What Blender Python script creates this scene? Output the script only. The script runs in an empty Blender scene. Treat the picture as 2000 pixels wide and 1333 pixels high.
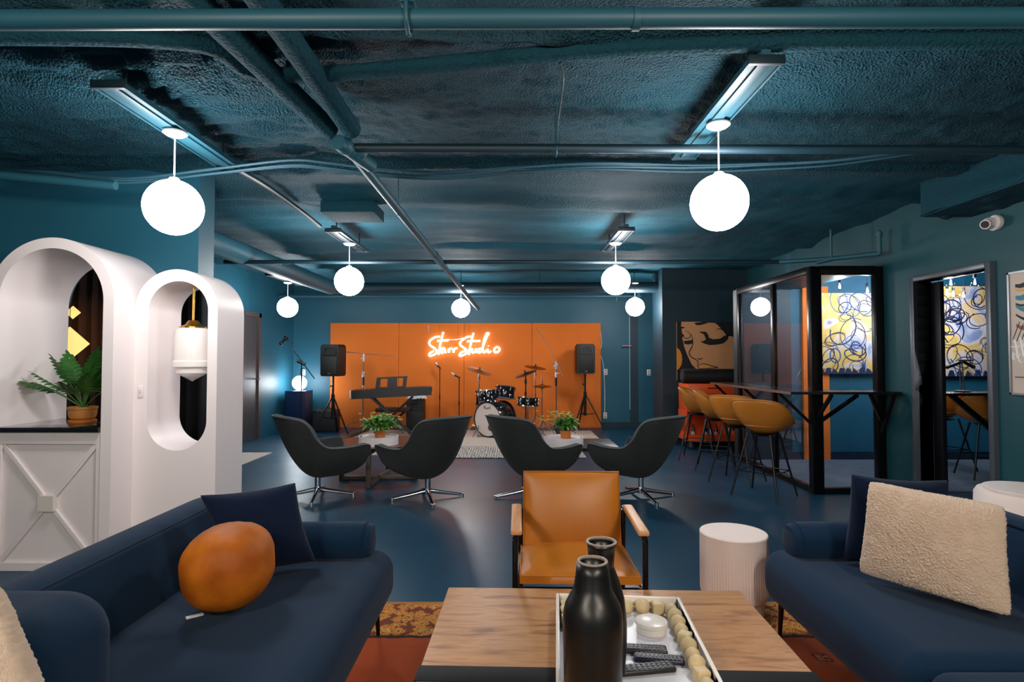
import bpy, bmesh, math, random
from mathutils import Vector, Matrix, Euler, noise
R = math.radians
PI = math.pi
random.seed(7)
SC = bpy.context.scene
COL = SC.collection

# ------------------------------------------------------------------ camera, world, exposure
CAM_H, TILT, FPX = 1.35, R(1.7), 1120.0
cam_d = bpy.data.cameras.new('camera'); cam = bpy.data.objects.new('camera', cam_d); COL.objects.link(cam)
cam.location = (0, 0, CAM_H); cam.rotation_euler = (PI / 2 + TILT, 0, 0)
cam_d.sensor_width = 36; cam_d.lens = FPX / 2000 * 36; cam_d.clip_start = .05
SC.camera = cam
SC.view_settings.view_transform = 'Standard'; SC.view_settings.look = 'None'
SC.view_settings.exposure = 1.6; SC.view_settings.gamma = 1.0; SC.view_settings.use_curve_mapping = False
SC.cycles.max_bounces = 7; SC.cycles.diffuse_bounces = 4; SC.cycles.glossy_bounces = 4
SC.cycles.transparent_max_bounces = 12; SC.cycles.sample_clamp_indirect = 6
w = bpy.data.worlds.new('world'); SC.world = w; w.use_nodes = True
w.node_tree.nodes['Background'].inputs[0].default_value = (.35, .5, .6, 1)
w.node_tree.nodes['Background'].inputs[1].default_value = .02

GLOBE_E = 22.0        # radiance of the opal globes
GLOBE_C = (1.0, .97, .96)
WARM_C = (1.0, .86, .72)

def at(px, py, Y):
    "world point on the ray through a photo pixel, at depth Y"
    v = (666.5 - py) / FPX
    d = Vector(((px - 1000) / FPX, math.cos(TILT) - v * math.sin(TILT), math.sin(TILT) + v * math.cos(TILT)))
    d *= Y / d.y
    return Vector((d.x, d.y, d.z + CAM_H))

# ------------------------------------------------------------------ materials
MATS = {}
def lin(c):
    return tuple(((x / 255) / 12.92 if x / 255 <= .04045 else ((x / 255 + .055) / 1.055) ** 2.4) for x in c)
def mat(name, col, rough=.6, metal=0., spec=.5, var=None, bump=None, emit=None, coat=0, sheen=0, stretch=None):
    """var=(scale, colour2, contrast) noise between two colours; bump=(scale, strength, distance)"""
    if name in MATS: return MATS[name]
    m = bpy.data.materials.new(name); m.use_nodes = True
    nt = m.node_tree; b = nt.nodes['Principled BSDF']
    c = lin(col)
    b.inputs['Base Color'].default_value = (*c, 1); b.inputs['Roughness'].default_value = rough
    b.inputs['Metallic'].default_value = metal; b.inputs['Specular IOR Level'].default_value = spec
    b.inputs['Coat Weight'].default_value = coat
    b.inputs['Sheen Weight'].default_value = sheen
    tc = nt.nodes.new('ShaderNodeTexCoord')
    mp = nt.nodes.new('ShaderNodeMapping'); nt.links.new(tc.outputs['Object'], mp.inputs[0])
    if stretch: mp.inputs['Scale'].default_value = stretch
    if var:
        n = nt.nodes.new('ShaderNodeTexNoise'); n.inputs['Scale'].default_value = var[0]; n.inputs['Detail'].default_value = 6
        nt.links.new(mp.outputs[0], n.inputs['Vector'])
        r = nt.nodes.new('ShaderNodeValToRGB'); k = var[2] if len(var) > 2 else .2
        r.color_ramp.elements[0].position = .5 - k; r.color_ramp.elements[1].position = .5 + k
        r.color_ramp.elements[0].color = (*c, 1); r.color_ramp.elements[1].color = (*lin(var[1]), 1)
        nt.links.new(n.outputs['Fac'], r.inputs[0]); nt.links.new(r.outputs[0], b.inputs['Base Color'])
    if bump:
        n = nt.nodes.new('ShaderNodeTexNoise'); n.inputs['Scale'].default_value = bump[0]; n.inputs['Detail'].default_value = 4
        nt.links.new(mp.outputs[0], n.inputs['Vector'])
        bp = nt.nodes.new('ShaderNodeBump'); bp.inputs['Strength'].default_value = bump[1]
        bp.inputs['Distance'].default_value = bump[2] if len(bump) > 2 else .01
        nt.links.new(n.outputs['Fac'], bp.inputs['Height']); nt.links.new(bp.outputs[0], b.inputs['Normal'])
    if emit:
        b.inputs['Emission Color'].default_value = (*emit[0], 1); b.inputs['Emission Strength'].default_value = emit[1]
    MATS[name] = m
    return m
def emitter(name, col, e):
    if name in MATS: return MATS[name]
    m = bpy.data.materials.new(name); m.use_nodes = True; nt = m.node_tree
    nt.nodes.remove(nt.nodes['Principled BSDF'])
    em = nt.nodes.new('ShaderNodeEmission'); em.inputs[0].default_value = (*col, 1); em.inputs[1].default_value = e
    nt.links.new(em.outputs[0], nt.nodes['Material Output'].inputs[0]); MATS[name] = m
    return m
def glass(name, tint=(.9, .95, .97), boost=1.0):
    m = bpy.data.materials.new(name); m.use_nodes = True; nt = m.node_tree
    nt.nodes.remove(nt.nodes['Principled BSDF'])
    t = nt.nodes.new('ShaderNodeBsdfTransparent'); t.inputs[0].default_value = (*tint, 1)
    g = nt.nodes.new('ShaderNodeBsdfGlossy'); g.inputs['Roughness'].default_value = .0
    f = nt.nodes.new('ShaderNodeFresnel'); f.inputs[0].default_value = 1.5 * boost
    mx = nt.nodes.new('ShaderNodeMixShader')
    ge = nt.nodes.new('ShaderNodeNewGeometry'); mu = nt.nodes.new('ShaderNodeMath'); mu.operation = 'MULTIPLY'; iv = nt.nodes.new('ShaderNodeMath'); iv.operation = 'SUBTRACT'; iv.inputs[0].default_value = 1
    nt.links.new(ge.outputs['Backfacing'], iv.inputs[1]); nt.links.new(f.outputs[0], mu.inputs[0]); nt.links.new(iv.outputs[0], mu.inputs[1])
    nt.links.new(mu.outputs[0], mx.inputs[0]); nt.links.new(t.outputs[0], mx.inputs[1]); nt.links.new(g.outputs[0], mx.inputs[2])
    nt.links.new(mx.outputs[0], nt.nodes['Material Output'].inputs[0]); MATS[name] = m
    return m

# ------------------------------------------------------------------ geometry helpers
class MB:
    def __init__(s): s.bm = bmesh.new()
    def _xf(s, vs, m):
        if m is not None: bmesh.ops.transform(s.bm, matrix=m, verts=vs)
    def box(s, c, size, rot=None, bev=0, seg=2):
        r = bmesh.ops.create_cube(s.bm, size=1); vs = r['verts']
        bmesh.ops.transform(s.bm, matrix=Matrix.Diagonal((*size, 1)), verts=vs)
        if bev:
            es = list({e for v in vs for e in v.link_edges})
            rb = bmesh.ops.bevel(s.bm, geom=es, offset=bev, segments=seg, profile=.5, affect='EDGES')
            vs = list({v for f in rb['faces'] for v in f.verts} | {v for v in vs if v.is_valid})
        m = Matrix.Translation(c)
        if rot is not None: m = m @ (rot if isinstance(rot, Matrix) else Euler(rot).to_matrix().to_4x4())
        s._xf(vs, m); return s
    def bb(s, a, b, bev=0, seg=2):
        return s.box([(a[i] + b[i]) / 2 for i in range(3)], [abs(b[i] - a[i]) for i in range(3)], None, bev, seg)
    def tube(s, pts, r, seg=10, cap=True):
        pts = [Vector(p) for p in pts]; n = len(pts); rings = []
        rr = r if isinstance(r, (list, tuple)) else [r] * n
        up = None
        for i, p in enumerate(pts):
            t = (pts[min(i + 1, n - 1)] - pts[max(i - 1, 0)]).normalized()
            if up is None: up = t.orthogonal().normalized()
            up = (up - t * up.dot(t))
            up = up.normalized() if up.length > 1e-6 else t.orthogonal().normalized()
            b = t.cross(up)
            rings.append([s.bm.verts.new(p + (up * math.cos(a) + b * math.sin(a)) * rr[i]) for a in [2 * PI * k / seg for k in range(seg)]])
        for i in range(n - 1):
            for k in range(seg):
                s.bm.faces.new((rings[i][k], rings[i][(k + 1) % seg], rings[i + 1][(k + 1) % seg], rings[i + 1][k]))
        if cap:
            s.bm.faces.new(list(reversed(rings[0]))); s.bm.faces.new(rings[-1])
        return s
    def lathe(s, prof, c=(0, 0, 0), seg=32, m=None, flute=None):
        vs = []; rings = []
        for (r, z) in prof:
            if r < 1e-5:
                v = s.bm.verts.new((0, 0, z)); rings.append([v]); vs.append(v)
            else:
                ring = []
                for k in range(seg):
                    a = 2 * PI * k / seg; q = r
                    if flute and flute[2] < z < flute[3]: q = r - flute[0] * (k % flute[1] == 0)
                    ring.append(s.bm.verts.new((q * math.cos(a), q * math.sin(a), z)))
                rings.append(ring); vs += ring
        for a, b in zip(rings, rings[1:]):
            for k in range(seg):
                k2 = (k + 1) % seg
                if len(a) == 1 and len(b) > 1: s.bm.faces.new((a[0], b[k2], b[k]))
                elif len(b) == 1 and len(a) > 1: s.bm.faces.new((a[k], a[k2], b[0]))
                elif len(a) > 1: s.bm.faces.new((a[k], a[k2], b[k2], b[k]))
        mm = Matrix.Translation(c) @ (m if m is not None else Matrix.Identity(4))
        s._xf(vs, mm); return s
    def cyl(s, p0, p1, r, seg=16): return s.tube([p0, p1], r, seg)
    def sphere(s, c, r, sc=(1, 1, 1), u=24, v=16, rot=None):
        q = bmesh.ops.create_uvsphere(s.bm, u_segments=u, v_segments=v, radius=r)
        m = Matrix.Translation(c)
        if rot is not None: m = m @ Euler(rot).to_matrix().to_4x4()
        s._xf(q['verts'], m @ Matrix.Diagonal((*sc, 1))); return s
    def plate(s, outer, holes, d0, d1, axes='xz', m=None):
        "extruded outline with holes; outline in (a,b), thickness along the third axis"
        def P(a, b, d):
            return {'xz': (a, d, b), 'xy': (a, b, d), 'yz': (d, a, b)}[axes]
        loops = []; es = []; allv = []
        for lp in [outer] + list(holes):
            vv = [s.bm.verts.new(P(a, b, d0)) for a, b in lp]; loops.append(vv); allv += vv
            es += [s.bm.edges.new((vv[i], vv[(i + 1) % len(vv)])) for i in range(len(vv))]
        r = bmesh.ops.triangle_fill(s.bm, edges=es, use_beauty=True, use_dissolve=False)
        fs = [f for f in r['geom'] if isinstance(f, bmesh.types.BMFace)]
        mp = {}
        ia = {'xz': 1, 'xy': 2, 'yz': 0}[axes]
        for v in allv:
            co = v.co.copy(); co[ia] = d1; mp[v] = s.bm.verts.new(co)
        for f in fs: s.bm.faces.new([mp[v] for v in reversed(f.verts)])
        for vv in loops:
            for i in range(len(vv)):
                a, b = vv[i], vv[(i + 1) % len(vv)]
                s.bm.faces.new((a, b, mp[b], mp[a]))
        vs = allv + list(mp.values())
        bmesh.ops.recalc_face_normals(s.bm, faces=list({f for v in vs for f in v.link_faces}))
        s._xf(vs, m); return s
    def grid(s, f, nu, nv, closeu=False, closev=False):
        V = [[s.bm.verts.new(f(i / (nu if closeu else nu - 1), j / (nv if closev else nv - 1))) for j in range(nv)] for i in range(nu)]
        for i in range(nu if closeu else nu - 1):
            for j in range(nv if closev else nv - 1):
                try: s.bm.faces.new((V[i][j], V[(i + 1) % nu][j], V[(i + 1) % nu][(j + 1) % nv], V[i][(j + 1) % nv]))
                except ValueError: pass
        return V
    def build(s, name, m=None, parent=None, smooth=35, loc=None, rot=None, mods=None):
        me = bpy.data.meshes.new(name)
        bmesh.ops.remove_doubles(s.bm, verts=s.bm.verts, dist=1e-6) if len(s.bm.verts) < 60000 else None
        s.bm.to_mesh(me); s.bm.free()
        if smooth:
            me.polygons.foreach_set('use_smooth', [True] * len(me.polygons))
            if smooth < 180: me.set_sharp_from_angle(angle=R(smooth))
        if m: me.materials.append(m)
        o = bpy.data.objects.new(name, me); COL.objects.link(o)
        if parent is not None: o.parent = parent
        if loc: o.location = loc
        if rot: o.rotation_euler = rot
        if mods:
            for t, kw in mods:
                md = o.modifiers.new(t, t)
                for k, v in kw.items(): setattr(md, k, v)
        return o

def tag(o, label=None, cat=None, group=None, kind=None):
    if label: o['label'] = label
    if cat: o['category'] = cat
    if group: o['group'] = group
    if kind: o['kind'] = kind
    return o
def thing(name, label, cat, loc=(0, 0, 0), rz=0, group=None):
    o = bpy.data.objects.new(name, None); COL.objects.link(o); o.empty_display_size = .05
    o.location = loc; o.rotation_euler = (0, 0, rz)
    return tag(o, label, cat, group)
def struct(mb, name, m, smooth=35): return tag(mb.build(name, m, None, smooth), kind='structure')
def dup(root, loc, rz=0, label=None, group=None):
    def cp(o, par):
        c = o.copy(); COL.objects.link(c)
        if par is not None: c.parent = par
        for ch in [x for x in COL.objects if x.parent == o]: cp(ch, c)
        return c
    r = cp(root, None); r.location = loc; r.rotation_euler = (0, 0, rz)
    if label: r['label'] = label
    if group: r['group'] = group
    return r
def arc(cx, cz, r, a0, a1, n=24):
    return [(cx + r * math.cos(R(a0 + (a1 - a0) * i / n)), cz + r * math.sin(R(a0 + (a1 - a0) * i / n))) for i in range(n + 1)]
def smooth_path(pts, k=6):
    pts = [Vector(p) for p in pts]
    if len(pts) < 3: return pts
    out = []; q = [pts[0]] + pts + [pts[-1]]
    for i in range(1, len(q) - 2):
        for j in range(k):
            t = j / k; p0, p1, p2, p3 = q[i - 1:i + 3]
            out.append(.5 * ((2 * p1) + (p2 - p0) * t + (2 * p0 - 5 * p1 + 4 * p2 - p3) * t * t + (3 * p1 - p0 - 3 * p2 + p3) * t ** 3))
    return out + [pts[-1]]

# palette
TEAL = mat('teal wall paint', (32, 90, 110), .5, spec=.4, var=(1.2, (27, 83, 103), .3), bump=(180, .15, .002))
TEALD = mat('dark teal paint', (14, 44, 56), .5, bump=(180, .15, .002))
TEALR = mat('teal paint tinted by green light', (26, 78, 86), .5, spec=.35, var=(1.2, (22, 71, 80), .3), bump=(180, .15, .002))  # same wall paint, with the greener cast of mixed light in the colour
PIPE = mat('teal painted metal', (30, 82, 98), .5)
BLACKM = mat('black metal', (14, 14, 16), .35, .3)
BLACKP = mat('black plastic', (15, 16, 18), .45)
CHROME = mat('chrome', (215, 218, 222), .12, 1)
WHITE = mat('white paint', (226, 216, 216), .5)
NAVY = mat('navy woven upholstery', (7, 35, 60), .95, spec=.2, var=(220, (11, 43, 70), .25), bump=(600, .5, .002), sheen=.05)
NAVYP = mat('navy cushion cloth', (10, 22, 48), .95, spec=.2, var=(260, (13, 28, 56), .25), bump=(500, .5, .002), sheen=.05)
ORANGE = mat('orange felt', (226, 118, 40), .9, var=(2.0, (218, 110, 34), .3), bump=(300, .2, .002))
# ================================================================== ROOM SHELL
CEIL = 2.76
def floor_material():
    m = mat('painted concrete floor', (2, 66, 92), .4, spec=.45, var=(.9, (1, 57, 82), .3), bump=(9, .04, .01))
    nt = m.node_tree; b = nt.nodes['Principled BSDF']
    n = nt.nodes.new('ShaderNodeTexNoise'); n.inputs['Scale'].default_value = 1.7; n.inputs['Detail'].default_value = 5
    tc = nt.nodes['Texture Coordinate']; nt.links.new(tc.outputs['Object'], n.inputs['Vector'])
    r = nt.nodes.new('ShaderNodeMapRange'); r.inputs[3].default_value = .29; r.inputs[4].default_value = .45
    nt.links.new(n.outputs['Fac'], r.inputs[0]); nt.links.new(r.outputs[0], b.inputs['Roughness'])
    return m
FLOORM = floor_material()
def ceiling_material():
    m = mat('sprayed popcorn ceiling', (34, 98, 116), .68, spec=.25, var=(1.6, (20, 68, 84), .3))
    nt = m.node_tree; b = nt.nodes['Principled BSDF']; tc = nt.nodes['Texture Coordinate']
    n1 = nt.nodes.new('ShaderNodeTexNoise'); n1.inputs['Scale'].default_value = 62; n1.inputs['Detail'].default_value = 4; n1.inputs['Roughness'].default_value = .8
    n2 = nt.nodes.new('ShaderNodeTexVoronoi'); n2.inputs['Scale'].default_value = 85
    # the far bays are smoother, trowelled in long streaks across the room
    sx = nt.nodes.new('ShaderNodeSeparateXYZ'); nt.links.new(tc.outputs['Object'], sx.inputs[0])
    mk = nt.nodes.new('ShaderNodeMapRange'); mk.inputs[1].default_value = 3.9; mk.inputs[2].default_value = 4.4
    mk.inputs[3].default_value = 1; mk.inputs[4].default_value = .18; nt.links.new(sx.outputs['Y'], mk.inputs[0])
    ad = nt.nodes.new('ShaderNodeMath'); ad.operation = 'ADD'
    ml = nt.nodes.new('ShaderNodeMath'); ml.operation = 'MULTIPLY'
    nt.links.new(tc.outputs['Object'], n1.inputs['Vector']); nt.links.new(tc.outputs['Object'], n2.inputs['Vector'])
    nt.links.new(n1.outputs['Fac'], ad.inputs[0]); nt.links.new(n2.outputs['Distance'], ad.inputs[1])
    nt.links.new(ad.outputs[0], ml.inputs[0]); nt.links.new(mk.outputs[0], ml.inputs[1])
    bp = nt.nodes.new('ShaderNodeBump'); bp.inputs['Strength'].default_value = 1; bp.inputs['Distance'].default_value = .04
    nt.links.new(ml.outputs[0], bp.inputs['Height']); nt.links.new(bp.outputs[0], b.inputs['Normal'])
    return m
CEILM = ceiling_material()
SPRAYM = mat('sprayed fireproofing on pipe', (18, 66, 80), .8, spec=.2, bump=(60, 1, .02))

struct(MB().bb((-6, -3.2, -.1), (7.2, 11.4, 0)), 'floor', FLOORM)

def ridge(y, y0, wd, amp, wob, x, seed):
    yc = y0 + wob * noise.noise(Vector((x * .6, seed, 0))) + .03 * noise.noise(Vector((x * 4, seed, 3)))
    d = (y - yc) / wd
    return amp * math.exp(-d * d)
def ceil_z(x, y):
    z = CEIL
    z += .045 * noise.noise(Vector((x * .5, y * .7, 1)))
    if y < 4.3:                                     # near bays: thick lumpy spray
        k = min(1, (4.3 - y) / .5)
        z += k * (.016 * noise.noise(Vector((x * 9, y * 9, 2))) + .010 * noise.noise(Vector((x * 21, y * 21, 7))))
        left = max(0, min(1, (-x - .6) / .8))
        z -= ridge(y, 2.42, .05, .05, .12, x, 5)
        z -= left * (ridge(y, 2.62, .03, .075, .2, x, 9) + ridge(y, 2.8, .026, .07, .25, x, 12) + ridge(y, 2.95, .024, .05, .3, x, 15) + ridge(y, 2.2, .06, .07, .1, x, 18))
        z += left * (.035 * noise.noise(Vector((x * 3, y * 14, 6))) + .03 * abs(noise.noise(Vector((x * 1.6, y * 8, 16)))))
    else:                                           # far bays: long shallow streaks across the room
        k = min(1, (y - 4.3) / .5)
        z += k * (.028 * noise.noise(Vector((x * .9, y * 3.2, 4))) + .016 * noise.noise(Vector((x * 2.2, y * 7, 8))))
        for yy, s in ((5.0, 1), (7.2, 2), (8.4, 3)): z -= ridge(y, yy, .12, .05, .3, x, s)
        if x > 1.6: z += .012 * noise.noise(Vector((x * 6 + y * 2, y * 3, 14)))
    if 4.1 < y < 4.3: z -= .04
    return z
xs = [-6, -5.7, -5.45] + [-5.25 + .035 * i for i in range(260)] + [3.85 + .2 * i for i in range(18)]
ys = [-3.2 + .12 * i for i in range(38)] + [1.36 + .03 * i for i in range(104)] + [4.48 + .065 * i for i in range(107)]
mb = MB(); V = [[mb.bm.verts.new((x, y, ceil_z(x, y))) for y in ys] for x in xs]
for i in range(len(xs) - 1):
    for j in range(len(ys) - 1):
        mb.bm.faces.new((V[i][j], V[i][j + 1], V[i + 1][j + 1], V[i + 1][j]))
mb.bb((-6, -3.2, 2.9), (7.2, 11.4, 3.0))
struct(mb, 'ceiling', CEILM, 180)

H = 2.9
struct(MB().bb((-4.6, 11.2, 0), (4.2, 11.35, H)), 'wall_back', TEAL)
struct(MB().bb((-4.42, 4.33, 0), (-4.27, 11.3, H)), 'wall_left', TEAL)
struct(MB().bb((-5.25, -3.1, 0), (-5.0, 4.25, H)), 'wall_left_near', TEAL)
struct(MB().bb((-6, -3.2, 0), (7.2, -3.05, H)), 'wall_behind', TEAL)
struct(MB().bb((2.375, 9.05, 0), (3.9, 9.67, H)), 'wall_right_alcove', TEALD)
# right wall with the doorway into the listening booth
mb = MB(); mb.plate([(-3.1, 0), (4.45, 0), (4.45, 2.05), (5.25, 2.05), (5.25, 0), (5.75, 0), (5.75, 2.27), (7.74, 2.27), (7.74, 0), (9.1, 0), (9.1, H), (-3.1, H)], [], 3.72, 3.84, 'yz')
struct(mb, 'wall_right', TEALR)
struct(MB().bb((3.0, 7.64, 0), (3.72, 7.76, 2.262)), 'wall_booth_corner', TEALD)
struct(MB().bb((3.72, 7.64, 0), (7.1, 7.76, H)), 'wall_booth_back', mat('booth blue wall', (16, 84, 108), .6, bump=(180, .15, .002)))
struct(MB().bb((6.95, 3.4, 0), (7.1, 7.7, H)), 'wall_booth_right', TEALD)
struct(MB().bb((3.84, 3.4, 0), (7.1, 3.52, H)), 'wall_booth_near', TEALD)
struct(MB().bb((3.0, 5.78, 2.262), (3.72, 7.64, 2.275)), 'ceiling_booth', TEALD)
tag(MB().bb((3.03, 5.8, 0), (6.95, 7.64, .008)).build('carpet', mat('grey booth carpet', (112, 124, 140), .95, var=(6, (94, 106, 122), .3), bump=(400, .5, .003))), 'pale grey blue carpet covering the floor inside the glass booth', 'carpet')
# baseboards
struct(MB().bb((-4.27, 11.18, 0), (4.0, 11.2, .1)), 'baseboard_back', TEALD)
struct(MB().bb((-4.27, 4.35, 0), (-4.25, 9.05, .1)), 'baseboard_left', TEALD)
struct(MB().bb((2.375, 9.03, 0), (3.7, 9.05, .1)), 'baseboard_alcove', mat('near black blue trim', (8, 18, 28), .5))
struct(MB().bb((3.05, 7.62, 0), (6.9, 7.64, .11)), 'baseboard_booth', mat('navy trim', (10, 34, 56), .5))
# wall that carries the white arches, with openings behind them
X1 = -2.33
mb = MB()
mb.plate([(-5.2, 0), (-2.50, 0), (-2.50, 1.885), (X1, 1.885), (X1, H), (-5.2, H)],
         [[(-3.35, .02), (-2.56, .02), (-2.56, 1.72)] + arc(-2.95, 1.72, .385, 10, 170) + [(-3.35, 1.72)]], 4.24, 4.32)
mb.bb((X1 - .12, 4.32, 1.93), (X1, 4.46, H))
struct(mb, 'wall_left_arches', TEAL)
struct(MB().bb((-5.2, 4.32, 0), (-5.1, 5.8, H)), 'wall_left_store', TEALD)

# grey door in the left wall
d = MB(); 
for a, b in (((-4.29, 9.02, 0), (-4.24, 9.08, 2.1)), ((-4.29, 9.62, 0), (-4.24, 9.7, 2.1)), ((-4.29, 9.02, 2.03), (-4.24, 9.7, 2.1))): d.bb(a, b)
dm = mat('dark grey door', (58, 60, 64), .45)
door = struct(d, 'door_1', mat('door frame brown grey', (74, 66, 64), .5))
MB().bb((-4.28, 9.08, .01), (-4.262, 9.62, 2.03)).build('door_leaf', dm, door)
MB().cyl((-4.262, 9.56, 1.0), (-4.20, 9.56, 1.0), .012).cyl((-4.205, 9.565, 1.0), (-4.205, 9.46, 1.0), .01).build('door_handle', CHROME, door)

# doorway trim to the booth
jm = mat('grey bronze door metal', (92, 98, 106), .35, .4)
d = MB()
for a, b in (((3.68, 4.40, 0), (3.86, 4.45, 2.1)), ((3.68, 5.25, 0), (3.86, 5.30, 2.1)), ((3.68, 4.45, 2.05), (3.86, 5.25, 2.1))): d.bb(a, b, .006)
door2 = struct(d, 'door_2', jm)
MB().bb((3.845, 5.14, .02), (3.885, 5.50, 2.04), .004).build('door_leaf', mat('sliding door black metal', (26, 27, 32), .35, .4), door2)

# conduit and corner trim on the back wall, recess shade painted as dark strip
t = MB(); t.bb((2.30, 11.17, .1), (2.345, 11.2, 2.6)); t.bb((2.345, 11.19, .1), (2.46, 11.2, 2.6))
tr = struct(t, 'trim_1', mat('painted recess shade', (22, 50, 66), .5))
MB().cyl((2.29, 11.16, .35), (2.29, 11.16, 2.3), .011).build('conduit', mat('pale conduit', (120, 160, 176), .35), tr)
MB().cyl((2.14, 11.14, 1.585), (2.29, 11.14, 1.585), .022).sphere((2.29, 11.14, 1.585), .035).build('bracket', mat('rosy metal', (170, 140, 150), .3, .5), tr)

# ------------------------------------------------------------------ white arched partitions
ARCHM = mat('satin white plaster', (232, 222, 222), .45, bump=(30, .03, .004))
a = thing('arch_partition', 'tall white round-topped arch surrounding a black-topped counter', 'partition', (-2.95, 3.66, 0))
o = .404; q = .335; zc = 1.72
mb = MB(); mb.plate([(o, 0)] + arc(0, zc, o, 0, 180, 48) + [(-o, 0), (-q, 0)] + list(reversed(arc(0, zc, q, 0, 180, 48))) + [(q, 0)], [], 0, .58)
mb.build('arch_shell', ARCHM, a)
b = thing('arch_partition', 'lower white partition with a pill-shaped opening beside the tall arch', 'partition', (-2.25, 3.86, 0))
o = .265; q = .2
mb = MB(); mb.plate([(-.295, 0), (o, 0)] + arc(-.015, 1.67, .28, 0, 180, 40), [arc(0, 1.67, q, 0, 180, 32) + arc(0, .93, q, 180, 360, 32)], 0, .38)
mb.build('arch_shell', ARCHM, b)
MB().bb((-.262, -.008, 1.085), (-.225, 0, 1.165), .003).build('switch_plate', WHITE, b)
MB().bb((-.249, -.013, 1.115), (-.238, -.006, 1.135), .001).build('switch_toggle', mat('grey white', (200, 192, 192), .4), b)
# cabinet in the tall arch
c = thing('bar_cabinet', 'white cabinet with diagonal cross moulding and a centre block under black top', 'cabinet', (-2.95, 3.66, 0))
MB().bb((-.333, .03, 0), (.333, .575, .878)).build('body', WHITE, c, 20)
mm = MB()
for aa, bb_ in (((-.333, .008, .80), (.333, .03, .878)), ((-.333, .008, .0), (.333, .03, .055)), ((.30, .008, .05), (.333, .03, .80)), ((-.333, .008, .05), (-.30, .03, .80))): mm.bb(aa, bb_, .004)
L = math.hypot(.6, .745)
for s in (1, -1): mm.box((0, .022, .4275), (L, .018, .03), (0, s * math.atan2(.745, .6), 0), .005)
mm.build('moulding', WHITE, c, 20)
MB().box((.0, .012, .4275), (.10, .04, .10), None, .002).build('centre_block', mat('bone white block', (214, 206, 198), .5), c, 20)
MB().bb((-.334, -.02, .879), (.334, .578, .91), .004).build('countertop', mat('polished black stone', (18, 16, 14), .12, coat=.5), c)
# pendant in the pill-shaped opening
BRASS = mat('brass', (196, 146, 62), .25, 1)
p = thing('pendant_lamp', 'white stepped glass pendant on a brass rod inside the pill-shaped opening', 'pendant lamp', (-2.255, 4.05, 0))
MB().cyl((0, 0, 1.60), (0, 0, 1.868), .008).build('rod', BRASS, p)
MB().lathe([(.0, 1.62), (.03, 1.615), (.05, 1.585), (.085, 1.57), (.085, 1.56), (0, 1.56)]).build('cap', BRASS, p)
MB().lathe([(.09, 1.56), (.112, 1.545), (.118, 1.50), (.118, 1.335), (.126, 1.325), (.126, 1.29), (.11, 1.28), (.105, 1.245), (.085, 1.235), (.0, 1.185)], seg=48).build('shade', mat('opal glass shade', (236, 230, 226), .12, emit=((1, .93, .9), .0)), p)

# ------------------------------------------------------------------ store behind the arches
def curtain(x0, x1, y, m, label):
    mb = MB(); n = int((x1 - x0) / .012)
    mb.grid(lambda u, v: (x0 + (x1 - x0) * u, y + .045 * math.sin(u * (x1 - x0) * 2 * PI / .115) + .012 * math.sin(u * 41), .02 + 2.5 * v), n, 2)
    tag(mb.build('curtain', m, None, 180, mods=[('SOLIDIFY', dict(thickness=.006))]), label, 'curtain')
curtain(-4.9, -3.42, 5.35, mat('brown velvet curtain', (104, 66, 54), .8, sheen=.5), 'brown velvet curtain seen through the tall white arch')
curtain(-3.40, -2.80, 5.30, mat('black velvet curtain', (8, 11, 18), .85, sheen=.1), 'black curtain seen through the pill-shaped opening')
LAMPY = mat('lit paper lamp', (255, 210, 120), .5, emit=((1, .62, .20), .42))
for i, (x, y, z, s, l) in enumerate(((-3.86, 5.0, 1.475, .15, 'large glowing yellow faceted paper lantern in front of brown curtain'), (-3.95, 5.15, 1.76, .06, 'small glowing yellow faceted lantern above the larger one'))):
    t = thing('paper_lantern', l, 'lantern', (x, y, z), R(20))
    mb = MB(); mb.lathe([(0, -s), (s, 0), (0, s)], seg=6); mb.build('shade', LAMPY, t, 0)
    MB().cyl((0, 0, s), (0, 0, 2.72 - z), .003, 6).build('cord', BLACKP, t)

# ------------------------------------------------------------------ pipes and ceiling gear
def pipe(pts, r, name, label, m=PIPE, extras=()):
    t = thing(name, label, 'pipe')
    MB().tube(smooth_path(pts, 4) if len(pts) > 2 else pts, r, 20).build('pipe', m, t)
    for nm, mbx, mm_ in extras: mbx.build(nm, mm_, t)
    return t
# nearest pipe across the top of the view
cy, cz = 1.92, 2.505
hg = MB(); hx = -.353
for s in (-1, 1): hg.tube(smooth_path([(hx, cy + s * .04, cz + .07), (hx, cy + s * .042, cz - .02), (hx, cy, cz - .052)], 4), .008, 8)
hg.cyl((hx, cy, cz + .05), (hx, cy, 2.75), .008, 8); hg.box((hx, cy, cz + .05), (.05, .07, .016), None, .004)
ring = MB().tube([(.41, cy, cz), (.435, cy, cz)], .038, 20)
pipe([(-4.2, cy, cz - .01), (3.7, cy, cz + .01)], .033, 'sprinkler_pipe', 'thickest teal ceiling pipe crossing the top of the view', extras=(('hanger', hg, PIPE), ('coupling', ring, PIPE)))
# second pipe, from the junction to the right wall
def hanger(x, y, z, r):
    h = MB(); h.tube([(x + 0, y + (r + .006) * math.cos(a), z + (r + .006) * math.sin(a)) for a in [2 * PI * k / 12 for k in range(13)]], .004, 6)
    h.cyl((x, y, z + r), (x, y, 2.77), .005, 6); return h
pipe([(-.9, 3.2, 2.535), (3.7, 3.2, 2.52)], .0255, 'sprinkler_pipe', 'teal pipe running from the elbow joint past the large globe lamp', TEALD, extras=(('hanger', hanger(.25, 3.2, 2.517, .026), PIPE),))
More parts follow.
